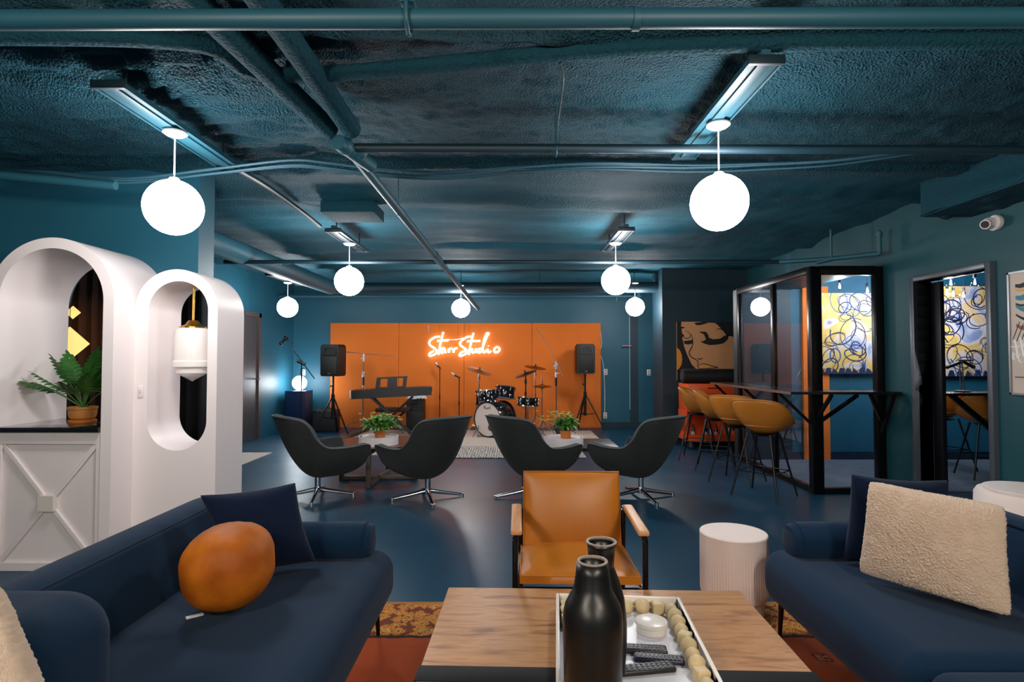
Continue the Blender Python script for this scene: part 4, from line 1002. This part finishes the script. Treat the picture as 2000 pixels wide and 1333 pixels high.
# ---- orange tool cart with a black roll bag on top
TC = mat('orange powder coat', (226, 84, 34), .35)
t = thing('tool_cart', 'orange rolling tool cart with drawers and an open lower shelf', 'tool cart', (2.99, 8.72, 0))
MB().bb((-.40, -.22, .55), (.40, .22, .965), .006).build('drawer_cabinet', TC, t)
MB().bb((-.40, -.22, .12), (.40, .22, .15)).bb((-.40, -.22, .15), (.40, -.205, .215)).bb((-.40, .205, .15), (.40, .22, .55)).build('lower_shelf', TC, t)
for s in (-1, 1): MB().plate([(-.22, .12), (.22, .12), (.22, .56), (-.22, .56)], [[(-.15, .24), (.15, .24), (.15, .48), (-.15, .48)]], s * .40 - .006, s * .40 + .006, 'yz').build('side_panel', TC, t)
for i, (z0, z1) in enumerate(((.82, .93), (.70, .805))):
    for (xa, xb) in (((-.38, .38),) if i == 0 else ((-.38, -.01), (.01, .38))):
        d = MB().bb((xa, -.232, z0), (xb, -.22, z1), .003).build('drawer', TC, t)
        MB().bb(((xa + xb) / 2 - .1, -.245, z1 - .03), ((xa + xb) / 2 + .1, -.232, z1 - .018)).build('handle', BLACKM, d)
for sx in (-1, 1):
    for sy in (-1, 1): 
        c = MB().lathe([(0, -.016), (.045, -.016), (.048, 0), (.045, .016), (0, .016)], (sx * .34, sy * .16, .049), 20, Euler((PI / 2, 0, 0)).to_matrix().to_4x4()).build('caster', mat('caster rubber', (30, 30, 34), .5), t)
        MB().bb((sx * .34 - .02, sy * .16 - .02, .055), (sx * .34 + .02, sy * .16 + .02, .12)).lathe([(0, -.019), (.018, -.019), (.018, .019), (0, .019)], (sx * .34, sy * .16, .049), 12, Euler((PI / 2, 0, 0)).to_matrix().to_4x4()).build('caster_fork', CHROME, c)
bt = mat('bottle dark glass', (30, 26, 24), .2, coat=.4); lb = mat('pale bottle label', (190, 180, 180), .6)
for i, (x, y, m_, l) in enumerate(((-.28, -.1, bt, 'dark bottle on the lower cart shelf under the drawers, leftmost one'), (-.10, -.12, bt, 'dark bottle second along the lower cart shelf'), (-.02, -.1, bt, 'dark bottle in the middle of the lower cart shelf'), (.06, -.12, bt, 'dark bottle just past the middle of the lower cart shelf'), (.27, -.1, lb, 'white spray bottle at the end of the lower cart shelf'))):
    t2 = thing('bottle', l, 'bottle', (2.99 + x, 8.72 + y, .151), group='bottles on the tool cart shelf')
    MB().lathe([(0, 0), (.028, 0), (.028, .13), (.012, .17), (.012, .21), (0, .21)], seg=16).build('body', m_, t2)
    MB().lathe([(.0285, .03), (.0285, .10)], seg=16).build('bottle_label', lb, t2)
t = thing('roll_bag', 'black cylindrical roll bag lying on top of the orange tool cart', 'bag', (2.99, 8.72, .967))
MB().tube([(-.41, 0, .11), (-.405, 0, .11), (.40, 0, .11), (.41, 0, .11)], [.09, .11, .11, .09], 28).build('bag_body', mat('black nylon', (13, 13, 16), .6), t, 40)
MB().lathe([(0, 0), (.07, 0), (.07, .006), (0, .006)], (-.416, 0, .11), 24, Euler((0, PI / 2, 0)).to_matrix().to_4x4()).build('end_patch', mat('dark grey nylon', (44, 44, 50), .6), t)
# pale rug by the grey door
tag(MB().bb((-4.2, 7.15, 0), (-3.41, 8.2, .006)).build('floor_mat', mat('pale woven mat', (214, 200, 188), .9, var=(20, (196, 182, 172), .3))), 'pale mat on the floor near the grey door', 'rug')
# ================================================================== STAGE
XE = [-3.53, -2.2, -.93, .39, 1.725]
names = ('orange felt wall panel behind the keyboard boom stand, first from the corner lamp', 'orange felt wall panel behind the keyboard and the start of the neon sign', 'orange felt wall panel behind the end of the neon sign and the drums', 'orange felt wall panel behind the black speaker at the end of the row')
for i in range(4):
    tag(MB().bb((XE[i] + .002, 11.13, .0), (XE[i + 1] - .002, 11.19, 2.03), .008).build('acoustic_panel', ORANGE), names[i], 'panel', 'orange wall panels behind the stage')
# neon sign
NEON = emitter('neon tube', (1, .9, .92), 1.3)
t = thing('neon_sign', 'white neon sign reading Starr Studio on the orange panels', 'neon sign', (-.95, 11.08, 1.6))
def nz_(px, py):
    x = 800 + px / 9.09; y = 620 + py / 9.09; p = at(x, y, 11.08); return (p.x + .95, p.z - 1.6)
strokes = {
 'letter_s': [[(540, 345), (470, 350), (400, 385), (350, 440), (365, 500), (430, 545), (478, 590), (470, 640), (420, 672), (365, 690), (345, 670), (370, 630), (430, 600)]],
 'letter_t': [[(600, 265), (580, 330), (555, 440), (530, 560), (512, 665)], [(490, 425), (560, 415), (690, 415)]],
 'letter_a': [[(625, 560), (590, 548), (556, 585), (560, 630), (590, 630), (625, 565), (630, 615), (655, 625)]],
 'letter_r': [[(690, 560), (700, 630)], [(700, 600), (720, 560), (755, 552)]],
 'letter_r ': [[(775, 560), (782, 630)], [(782, 600), (805, 560), (850, 548)]],
 'letter_s ': [[(1090, 345), (1030, 350), (960, 390), (900, 445), (905, 500), (965, 545), (1015, 590), (1005, 640), (960, 670), (905, 690), (885, 670), (920, 625), (985, 600)]],
 'letter_t ': [[(1135, 280), (1115, 350), (1090, 460), (1065, 570), (1050, 670)], [(1020, 430), (1100, 425), (1255, 420)]],
 'letter_u': [[(1115, 555), (1105, 610), (1130, 632), (1165, 600), (1180, 560), (1180, 610), (1200, 628)]],
 'letter_d': [[(1290, 560), (1245, 560), (1215, 600), (1235, 630), (1275, 600), (1320, 480), (1370, 350), (1405, 290), (1370, 290), (1330, 380), (1305, 500), (1300, 600), (1325, 628), (1360, 590)]],
 'letter_i': [[(1385, 560), (1385, 605), (1410, 628), (1450, 600)], [(1400, 505), (1404, 515)]],
 'letter_o': [[(1560, 530), (1520, 545), (1500, 590), (1520, 625), (1570, 615), (1600, 575), (1580, 540), (1545, 530)]],
 'flourish': [[(650, 395), (800, 400), (930, 378), (1030, 350)]]}
for nm, ss in strokes.items():
    m = MB()
    for s in ss: m.tube(smooth_path([(a, 0, b) for a, b in (nz_(*q) for q in s)], 5), .019 if nm != 'flourish' else .006, 8)
    m.build(nm.strip(), NEON, t, 180)
MB().tube(smooth_path([(-.68, .02, .39), (-.665, .02, .34), (-.67, .01, .28), (-.66, 0, .24)], 4), .004, 6).build('power_cord', CORDM, t)
m = MB()
for x in (-.45, -.1, .12): m.cyl((x, .03, .1), (x, .03, .4), .002, 5)
m.build('hanging_wires', BLACKP, t)

# rugs under the instruments
def zig_material():
    m = mat('zigzag woven rug', (206, 198, 188), .95); nt = m.node_tree; N = nt.nodes.new; L = nt.links.new; b = nt.nodes['Principled BSDF']; tc = nt.nodes['Texture Coordinate']
    w_ = N('ShaderNodeTexWave'); w_.inputs['Scale'].default_value = 9; w_.inputs['Distortion'].default_value = 7; w_.inputs['Detail'].default_value = 2; w_.inputs['Detail Scale'].default_value = 3
    w_.bands_direction = 'X'; L(tc.outputs['Object'], w_.inputs['Vector'])
    r = N('ShaderNodeValToRGB'); r.color_ramp.elements[0].position = .35; r.color_ramp.elements[1].position = .55
    r.color_ramp.elements[0].color = (*lin((92, 90, 92)), 1); r.color_ramp.elements[1].color = (*lin((218, 208, 196)), 1)
    L(w_.outputs['Fac'], r.inputs[0]); L(r.outputs[0], b.inputs['Base Color']); return m
BEI = mat('beige flat rug', (196, 178, 160), .95, var=(30, (170, 152, 136), .35), bump=(200, .3, .003))
CRM = mat('cream rug', (206, 192, 178), .95, var=(8, (188, 172, 158), .3), bump=(200, .3, .003))
tag(MB().bb((-2.75, 8.0, 0), (.3, 10.75, .006)).build('stage_rug', BEI), 'beige flat rug lying under the keyboard stand', 'rug')
tag(MB().bb((-1.25, 8.75, .0065), (1.45, 10.6, .0125)).build('stage_rug', CRM), 'cream rug lying under the bass drum and cymbal stands', 'rug')
tag(MB().bb((-1.5, 7.75, .0065), (1.0, 8.72, .0125)).build('zigzag_rug', zig_material()), 'grey and cream zigzag rug in front of the bass drum', 'rug')
tag(MB().box((0, 0, .02), (.16, 2.0, .03), None, .004).build('rug_roll_edge', mat('dark ramp edge', (70, 56, 56), .6), loc=(-2.78, 9.75, .013), rot=(R(1.0), 0, R(-3))), 'long dark cable ramp lying along the beige rug edge', 'cable ramp')

# loudspeakers
SPK = mat('speaker black', (10, 11, 12), .5); GRL = mat('speaker grille', (13, 14, 15), .55, bump=(260, .8, .004)); HRN = mat('speaker horn', (34, 36, 38), .35)
def speaker_box(t, z, w_=.33, h=.55, d=.30, back=0):
    MB().plate([(-w_ / 2, .03), (-w_ / 2 + .02, 0), (w_ / 2 - .02, 0), (w_ / 2, .03), (w_ / 2, h - .04), (w_ / 2 - .03, h), (-w_ / 2 + .03, h), (-w_ / 2, h - .04)], [], -d / 2, d / 2, 'xz', Matrix.Translation((0, 0, z))).build('cabinet', SPK, t)
    MB().bb((-w_ / 2 + .03, -d / 2 - .012, z + .03), (w_ / 2 - .03, -d / 2, z + h * .62), .005).build('grille', GRL, t)
    m = MB(); m.plate([(-w_ * .36, 0), (w_ * .36, 0), (w_ * .36, h * .27), (-w_ * .36, h * .27)], [[(-w_ * .28, .025), (w_ * .28, .025), (w_ * .22, h * .22), (-w_ * .22, h * .22)]], -d / 2 - .018, -d / 2, 'xz', Matrix.Translation((0, 0, z + h * .66)))
    m.box((0, -d / 2 - .004, z + h * .68), (w_ * .5, .014, .012)); m.build('horn', HRN, t)
    MB().bb((-.02, -d / 2 - .016, z + .04), (.02, -d / 2 - .011, z + .052)).build('badge', mat('silver badge', (170, 172, 176), .3, .8), t)
def tripod_speaker(loc, label, rz, zb=1.035):
    t = thing('loudspeaker', label[0], 'speaker', (*loc[:2], zb), rz); speaker_box(t, 0)
    t = thing('speaker_stand', label[1], 'speaker stand', loc, rz + .3)
    MB().cyl((0, 0, .35), (0, 0, zb), .019).build('pole', BLACKM, t)
    MB().cyl((0, 0, .62), (0, 0, .72), .03).cyl((0, 0, .28), (0, 0, .66), .025).build('sleeve', BLACKM, t)
    MB().cyl((-.02, 0, .86), (-.05, 0, .86), .014).build('locking_knob', BLACKP, t)
    for k in range(3):
        a = R(205 + 120 * k); L_ = .36
        lg = MB().tube([(.03 * math.cos(a), .03 * math.sin(a), .64), (L_ * math.cos(a), L_ * math.sin(a), .012)], .014, 8).build('leg', BLACKM, t)
        MB().tube([(.0, 0, .30), (.19 * math.cos(a), .19 * math.sin(a), .325)], .008, 6).build('strut', BLACKM, lg)
tripod_speaker((-3.12, 10.02, 0), ('black loudspeaker on a tripod at the lamp end of the orange panels', 'black tripod stand beside the dark amplifier'), R(-8))
tripod_speaker((1.36, 10.70, 0), ('black loudspeaker on a tripod at the door end of the orange panels', 'black tripod stand in front of the last orange panel'), R(2), 1.06)
t = thing('loudspeaker', 'black floor loudspeaker standing against the orange panels under the keyboard end', 'speaker', (-1.79, 10.72, .01)); speaker_box(t, .0, .31, .58, .30)
mb = MB(); mb.grid(lambda u, v: Vector(((u - .5) * .36, (v - .5) * .26, .0)) + Vector((0, 0, .07 * (1 - (2 * u - 1) ** 2) * (1 - (2 * v - 1) ** 2) + .05 * abs(noise.noise(Vector((u * 6, v * 6, 3)))))), 26, 22)
tag(mb.build('plastic_bag', mat('crumpled clear plastic', (206, 212, 216), .15, coat=.5), None, 0, loc=(-1.77, 10.72, .592)), 'crumpled clear plastic bag lying on the floor loudspeaker', 'plastic bag')

# corner pedestal with its globe lamp, amplifier
tag(MB().bb((-.19, -.19, 0), (.19, .19, .745), .004).build('pedestal', mat('navy lacquer', (14, 34, 72), .35), loc=(-3.97, 10.72, 0)), 'navy box pedestal standing in the back corner', 'pedestal')
t = thing('globe_lamp', 'small glowing globe lamp on the navy corner pedestal', 'lamp', (-3.95, 10.68, .747))
MB().lathe([(0, 0), (.05, 0), (.05, .02), (0, .02)], seg=24).build('base', WHITE, t)
MB().sphere((0, 0, .14), .13, u=32, v=20).build('globe', emitter('corner globe', (.86, .94, 1.0), 14), t, 180)
t = thing('amplifier', 'dark square amplifier on the floor beside the navy pedestal', 'amplifier', (-3.42, 10.6, 0), R(6))
MB().bb((-.22, -.15, 0), (.22, .15, .40), .012).build('cabinet', SPK, t); MB().bb((-.195, -.162, .03), (.195, -.15, .34), .003).build('grille', GRL, t)
MB().tube(smooth_path([(-.09, 0, .40), (-.07, 0, .425), (.07, 0, .425), (.09, 0, .40)], 4), .008, 8).build('handle', BLACKP, t)
for i in range(4): MB().cyl((-.12 + i * .07, -.15, .375), (-.12 + i * .07, -.165, .375), .011, 12).build('knob', mat('silver knob', (160, 160, 166), .3, .8), t)

# microphone stands
def tripod_base(t, m, z=.30, L_=.33, r=.008, a0=20, parts='leg'):
    for k in range(3):
        a = R(a0 + 120 * k); c, s = math.cos(a), math.sin(a)
        MB().tube(smooth_path([(.02 * c, .02 * s, z * .8), (L_ * .55 * c, L_ * .55 * s, z * .78), (L_ * .72 * c, L_ * .72 * s, z * .6), (L_ * c, L_ * s, .012)], 4), r, 8).build('leg', m, t)
t = thing('boom_stand', 'black boom microphone stand angled up in front of the corner lamp', 'microphone stand', (-3.52, 9.6, 0))
MB().cyl((0, 0, .0), (0, 0, .6), .012).cyl((0, 0, .6), (0, 0, 1.25), .009).cyl((0, 0, .95), (0, 0, 1.18), .014).build('pole', BLACKM, t)
MB().cyl((-.42, 0, 1.78 - .02), (.38, 0, .98), .0085).cyl((-.05, 0, 1.30), (-.42, 0, 1.74), .009).build('boom', BLACKM, t) if False else MB().cyl((-.27, 0, 1.66), (.22, 0, 1.0), .0085).build('boom', BLACKM, t)
MB().cyl((-.07, 0, 1.30), (.06, 0, 1.24), .026).cyl((0, -.03, 1.26), (0, .03, 1.26), .02).build('clamp', BLACKP, t)
MB().cyl((-.34, 0, 1.60), (-.25, 0, 1.70), .024).sphere((-.345, 0, 1.595), .033).lathe([(0, 0), (.045, 0), (.045, .02), (0, .02)], (-.27, 0, 1.68), 16, Euler((0, R(40), 0)).to_matrix().to_4x4()).build('microphone', BLACKP, t)
for k in range(3):
    a = R(30 + 120 * k); MB().tube([(0, 0, .12), (.34 * math.cos(a), .34 * math.sin(a), .012)], .009, 8).build('leg', BLACKM, t)
def chrome_boom(loc, label, top, boom, a0, rz=0):
    t = thing('boom_stand', label, 'microphone stand', loc, rz)
    MB().cyl((0, 0, .04), (0, 0, .95), .012).cyl((0, 0, .9), (0, 0, top), .009).build('pole', CHROME, t)
    MB().cyl((0, 0, .85), (0, 0, 1.0), .021).build('sleeve', BLACKP, t)
    MB().cyl((0, 0, 1.0), (0, 0, 1.10), .02).cyl((-.0, 0, 1.06), (.06, -.01, 1.08), .012).cyl((0, 0, top - .12), (0, 0, top + .02), .022).cyl((-.05, 0, top - .08), (.03, 0, top - .03), .014).build('clamp', mat('white chrome', (236, 232, 236), .15, .7), t)
    MB().tube(boom, [.007] * len(boom), 8).build('boom', mat('pinkish chrome', (226, 190, 170), .2, .8), t)
    tripod_base(t, CHROME, .24, .36, .008, a0)
chrome_boom((-2.68, 10.35, .008), 'chrome boom stand with a level boom behind the keyboard', 1.40, [(-.40, 0, 1.46), (0, 0, 1.42), (.58, 0, 1.37)], 200)
chrome_boom((.79, 10.3, .0), 'chrome boom stand with a steep boom beside the drum kit', 1.27, [(-.36, 0, 1.88), (-.26, 0, 1.75), (0, 0, 1.29), (.14, 0, 1.0)], 100)
def mic_stand(loc, label, h, mic, base=True):
    t = thing('microphone_stand', label, 'microphone stand', loc)
    MB().lathe([(0, 0), (.12, 0), (.125, .012), (.03, .03), (.016, .10), (0, .10)], seg=28).build('base', BLACKM, t)
    MB().cyl((0, 0, .03), (0, 0, h), .009).cyl((0, 0, h * .5), (0, 0, h * .56), .014).build('pole', BLACKM, t)
    dx, dz = mic
    m = MB(); m.tube([(0.02, 0, h + .0), (dx * .6, 0, h + dz * .6)], [.012, .018], 12).build('microphone', BLACKP, t)
    MB().sphere((dx * .8, 0, h + dz * .85), .027).tube([(dx * .55, 0, h + dz * .55), (dx * .75, 0, h + dz * .78)], [.018, .024], 12).build('microphone_head', mat('bright mesh metal', (222, 206, 200), .3, .8), t)
mic_stand((-1.365, 10.85, .0), 'taller straight microphone stand between the keyboard and the drums', 1.15, (-.09, .11))
mic_stand((-.965, 10.5, .0065), 'shorter microphone stand with tilted microphone next to the crash cymbal', .98, (-.16, .09))

# keyboard, its stand and the bench
t = thing('keyboard', 'black digital piano with a white end cap on a folding stand', 'keyboard', (-2.03, 9.75, .735), R(10))
K = mat('piano black', (16, 18, 22), .35)
t.rotation_euler = (0, R(-2.6), R(8))
m = MB(); m.plate([(.13, -.03), (-.15, -.04), (-.15, .10), (-.02, .112), (.13, .075)], [], -.66, .66, 'yz'); m.build('body', K, t)
MB().bb((-.685, -.12, -.02), (-.66, .14, .10), .004).build('end_cap', mat('white key cap', (232, 224, 220), .35), t)
MB().bb((.66, -.12, .02), (.672, .14, .10), .004).build('end_cap', K, t)
k = MB()
for i in range(50): k.bb((-.62 + i * .0248, -.015, .07), (-.62 + i * .0248 + .023, .125, .106))
k.build('white_keys', mat('ivory', (232, 228, 222), .3), t)
k = MB()
for i in range(50):
    if i % 7 not in (2, 6): k.bb((-.602 + i * .0248, -.015, .10), (-.602 + i * .0248 + .012, .05, .118))
k.build('black_keys', K, t)
MB().plate([(-.27, .105), (.24, .105), (.27, .30), (-.235, .30)], [[(-.19, .135), (-.07, .135), (-.06, .27), (-.17, .27)], [(.09, .135), (.18, .135), (.20, .27), (.10, .27)]], -.12, -.108, 'xz').build('music_rest', K, t)
t = thing('keyboard_stand', 'black folding cross-legged stand carrying the digital piano', 'stand', (-2.03, 9.75, .013), R(8))
LEGM = mat('satin black tube', (20, 18, 20), .3, .3)
for s in (-1, 1):
    for q in (-1, 1): MB().tube([(s * -.34, q * .13, .68), (s * .34, q * .13, .03)], .016, 8).build('leg', LEGM, t)
    MB().cyl((s * .34, -.2, .018), (s * .34, .2, .018), .017).build('foot_bar', LEGM, t); MB().cyl((s * .34, -.16, .672), (s * .34, .16, .672), .014).build('rest_bar', LEGM, t)
MB().cyl((0, -.15, .355), (0, .15, .355), .035).build('hinge', BLACKP, t)
t = thing('piano_bench', 'black padded folding bench behind the keyboard stand', 'bench', (-2.12, 10.3, .013))
MB().bb((-.30, -.15, .38), (.30, .15, .45), .02, 4).build('seat', mat('black vinyl', (20, 20, 22), .5), t)
for q in (-1, 1):
    for s in (-1, 1): MB().tube([(s * -.2, q * .1, .38), (s * .2, q * .1, .008)], .012, 8).build('leg', LEGM, t)

# drum kit
DRK = mat('black drum lacquer', (12, 12, 16), .12, coat=.8); HD = mat('drum head', (206, 194, 186), .5); HDT = mat('coated head', (214, 208, 204), .4)
def drum(parent, nm, c, r, d, rot, lugs, front=HDT, head_parts=True):
    M4 = Matrix.Translation(c) @ Euler(rot).to_matrix().to_4x4()
    def xf(m): bmesh.ops.transform(m.bm, matrix=M4, verts=m.bm.verts); return m
    o = xf(MB().lathe([(r * .99, 0), (r, .005), (r, d - .005), (r * .99, d)], seg=48)).build(nm, DRK, parent)
    for z, n_ in ((0, 'head'), (d, 'head')): xf(MB().lathe([(0, z), (r * .985, z)], seg=48)).build(n_, front, o)
    m = MB()
    for z in (0, d): m.tube([(r * 1.012 * math.cos(2 * PI * k / 48), r * 1.012 * math.sin(2 * PI * k / 48), z) for k in range(49)], .008 if r < .2 else .012, 8, False)
    xf(m).build('hoop', CHROME if r < .25 else mat('black hoop', (30, 24, 26), .25), o)
    m = MB()
    for k in range(lugs):
        a = 2 * PI * k / lugs; c_, s_ = math.cos(a), math.sin(a)
        for z in (.0, d): m.tube([(r * 1.03 * c_, r * 1.03 * s_, z - .005), (r * 1.03 * c_, r * 1.03 * s_, z + (.03 if z == 0 else -.03))], .0085, 8)
        for z in (d * .25, d * .75): m.sphere((r * 1.02 * c_, r * 1.02 * s_, z), .013, (1, 1, 1.7), 10, 8)
    xf(m).build('lugs', CHROME, o)
    return o
t = thing('bass_drum', 'black bass drum with a white front head, angled toward the arches, toms on top', 'drum', (-.27, 9.88, .0125))
a = R(38)
b = drum(t, 'shell', (-.145, -.185, .30), .285, .42, (-PI / 2, 0, -a), 8, HD)
# small dark marks on the front head, as on the real one
Mh = Matrix.Translation((-.145, -.185, .30)) @ Euler((0, 0, -a)).to_matrix().to_4x4()
def onhead(m): bmesh.ops.transform(m.bm, matrix=Mh, verts=m.bm.verts); return m
logo = mat('faded head print', (120, 78, 74), .6)
lg = MB()
cx_ = -.075
for pts in ([(0, 0), (0, .05), (.022, .05), (.022, .026), (0, .026)], [(.05, .012), (.03, .012), (.03, .0), (.05, .0)], [(.04, .03), (.03, .012)], [(.06, 0), (.075, .03), (.078, 0)], [(.09, 0), (.09, .03), (.105, .028)], [(.12, 0), (.12, .052)]):
    lg.tube([(cx_ + x * 1.15, -.003, .175 + z * 1.15) for x, z in pts], .005, 5)
onhead(lg).build('head_logo', logo, b)
onhead(MB().lathe([(0, 0), (.058, 0), (.058, .004), (0, .004)], (.075, -.001, -.13), 28, Euler((PI / 2, 0, 0)).to_matrix().to_4x4())).build('sound_port', mat('dark port', (96, 54, 50), .6), b)
for nm, c, r, d, rot, n_ in (('rack_tom', (-.13, .05, .60), .13, .17, (R(-6), R(-8), 0), 6), ('rack_tom', (.14, .10, .64), .165, .20, (R(-8), R(6), 0), 6)): drum(t, nm, c, r, d, rot, n_)
MB().cyl((-.02, .02, .55), (-.02, .06, .72), .012).cyl((-.1, .05, .68), (.12, .08, .68), .010).build('tom_mount', CHROME, t)
for s in (-1, 1): MB().cyl((-.06 + s * .24, -.1, .15), (-.06 + s * .33, -.18, .008), .009).build('spur', CHROME, t)
def drum_on_legs(nm, label, loc, r, d, z, lugs=6, tilt=(0, 0, 0), basket=False):
    t = thing(nm, label, 'drum', loc); drum(t, 'shell', (0, 0, z), r, d, tilt, lugs)
    for k in range(3):
        a = R(40 + 120 * k); c, s = math.cos(a), math.sin(a)
        if basket: MB().tube([(0, 0, z * .55), (.24 * c, .24 * s, .01)], .009, 8).tube([(0, 0, z - .08), (r * .9 * c, r * .9 * s, z + .0)], .007, 8).build('leg', CHROME, t)
        else: MB().tube([(r * 1.04 * c, r * 1.04 * s, z + d * .6), (r * 1.04 * c, r * 1.04 * s, .06), (r * 1.2 * c, r * 1.2 * s, .01)], .008, 8).build('leg', CHROME, t)
    if basket: MB().cyl((0, 0, z * .3), (0, 0, z - .02), .014).build('stand_pole', CHROME, t)
drum_on_legs('snare_drum', 'black snare drum on a chrome basket stand beside the bass drum', (.265, 9.72, .0125), .17, .14, .53, 8, (R(-4), R(3), 0), True)
drum_on_legs('floor_tom', 'black floor tom half hidden behind the bass drum, next to the crash cymbal', (-.47, 10.2, .0125), .17, .26, .50)
CYM = mat('bronze cymbal', (176, 112, 40), .48, 1, bump=(60, .05, .002)); CYMD = mat('dark bronze cymbal', (70, 48, 28), .4, .9)
def cymbal(parent, c, r, rot, m_=CYM):
    M4 = Matrix.Translation(c) @ Euler(rot).to_matrix().to_4x4()
    m = MB().lathe([(0, .03), (.02, .028), (.035, .012), (r * .6, .004), (r, -.006), (r, -.008), (r * .6, .001), (.035, .008), (0, .02)], seg=48); bmesh.ops.transform(m.bm, matrix=M4, verts=m.bm.verts); o = m.build('cymbal', m_, parent, 60)
    m = MB().cyl((0, 0, .02), (0, 0, .06), .008, 10).lathe([(0, .045), (.016, .045), (.016, .055), (0, .055)], seg=12); bmesh.ops.transform(m.bm, matrix=M4, verts=m.bm.verts); m.build('wing_nut', BLACKP, o)
def cym_stand(loc, label, h, r, rot, pm=CHROME, cm_=CYM, a0=30):
    t = thing('cymbal_stand', label, 'cymbal', loc); MB().cyl((0, 0, .2), (0, 0, h), .011).cyl((0, 0, h * .68), (0, 0, h * .73), .018).cyl((0, 0, h - .16), (0, 0, h - .10), .02).build('pole', pm, t)
    for k in range(3):
        a = R(a0 + 120 * k); c, s = math.cos(a), math.sin(a); MB().tube([(0, 0, .34), (.28 * c, .28 * s, .01)], .008, 8).tube([(0, 0, .15), (.14 * c, .14 * s, .17)], .006, 6).build('leg', pm, t)
    cymbal(t, (0, 0, h), r, rot, cm_)
cym_stand((-.57, 9.95, .0125), 'bronze crash cymbal tilted down toward the drums, next to the short microphone stand', 1.12, .225, (R(10), R(17), 0))
cym_stand((.22, 9.25, .0125), 'dark cymbal on a black stand tilted up, in front of the snare drum', 1.085, .19, (R(6), R(-20), 0), BLACKM, CYMD, 80)
cym_stand((.42, 10.35, .0125), 'pale bronze cymbal behind the dark cymbal, on a chrome stand', 1.17, .20, (R(8), R(8), 0), CHROME, CYM, 10)
t = thing('hi_hat', 'pair of small bronze hi-hat cymbals on a thin stand beside the snare drum', 'cymbal', (.52, 9.95, .0125))
MB().cyl((0, 0, .12), (0, 0, 1.0), .009).cyl((0, 0, .84), (0, 0, .87), .02).build('pole', CHROME, t)
cymbal(t, (0, 0, .86), .16, (0, 0, 0)); cymbal(t, (0, 0, .83), .16, (PI, 0, 0))
for k in range(3):
    a = R(15 + 120 * k); MB().tube([(0, 0, .26), (.24 * math.cos(a), .24 * math.sin(a), .01)], .008, 8).build('leg', CHROME, t)
t = thing('drum_pedal', 'chrome and white drum pedal lying on the cream rug beside the drum kit', 'pedal', (.47, 9.3, .0125))
MB().box((0, 0, .03), (.09, .26, .012), (R(8), 0, R(20)), .003).build('footboard', mat('white pedal board', (214, 210, 206), .4), t)
MB().tube([(-.13, -.12, .012), (-.02, .02, .2)], .008).tube([(.12, -.14, .012), (-.02, .02, .2)], .008).build('frame', CHROME, t); MB().tube([(-.05, -.1, .02), (.14, -.16, .02)], .010).build('rod', BLACKP, t)
tag(MB().box((0, 0, .14), (.16, .34, .03), (R(38), 0, R(18)), .008).build('pedal_board', BLACKP, loc=(.79, 9.3, .0)), 'black flat case leaning up behind the plant on the black table', 'case')

# outlets and switches on the back wall
def plate_(px, py, Y, label, w_=.07, h=.115):
    p = at(px, py, Y); t = thing('wall_plate', label, 'outlet', tuple(p))
    MB().bb((-w_ / 2, -.008, -h / 2), (w_ / 2, 0, h / 2), .003).build('cover', WHITE, t)
    for s in (-1, 1): MB().bb((-.015, -.011, s * .025 - .013), (.015, -.007, s * .025 + .013), .002).build('socket', mat('socket grey', (120, 116, 120), .4), t)
plate_(1183, 727, 11.195, 'white wall plate beside the end of the orange panels')
plate_(1267, 728, 11.195, 'white wall plate beside the pale conduit, near the dark alcove')
plate_(593, 728, 11.195, 'white wall plate just above the glowing corner globe lamp')
plate_(1182, 812, 11.195, 'low white outlet near the floor beside the last orange panel')
tag(MB().tube(smooth_path([tuple(at(1172, 640, 11.18)), tuple(at(1175, 670, 11.18)), tuple(at(1172, 690, 11.18)), tuple(at(1178, 712, 11.18)), tuple(at(1181, 760, 11.18)), tuple(at(1181, 808, 11.18))], 5), .006, 6).build('power_cord', CORDM), 'white cord hanging down beside the last orange panel', 'cord')
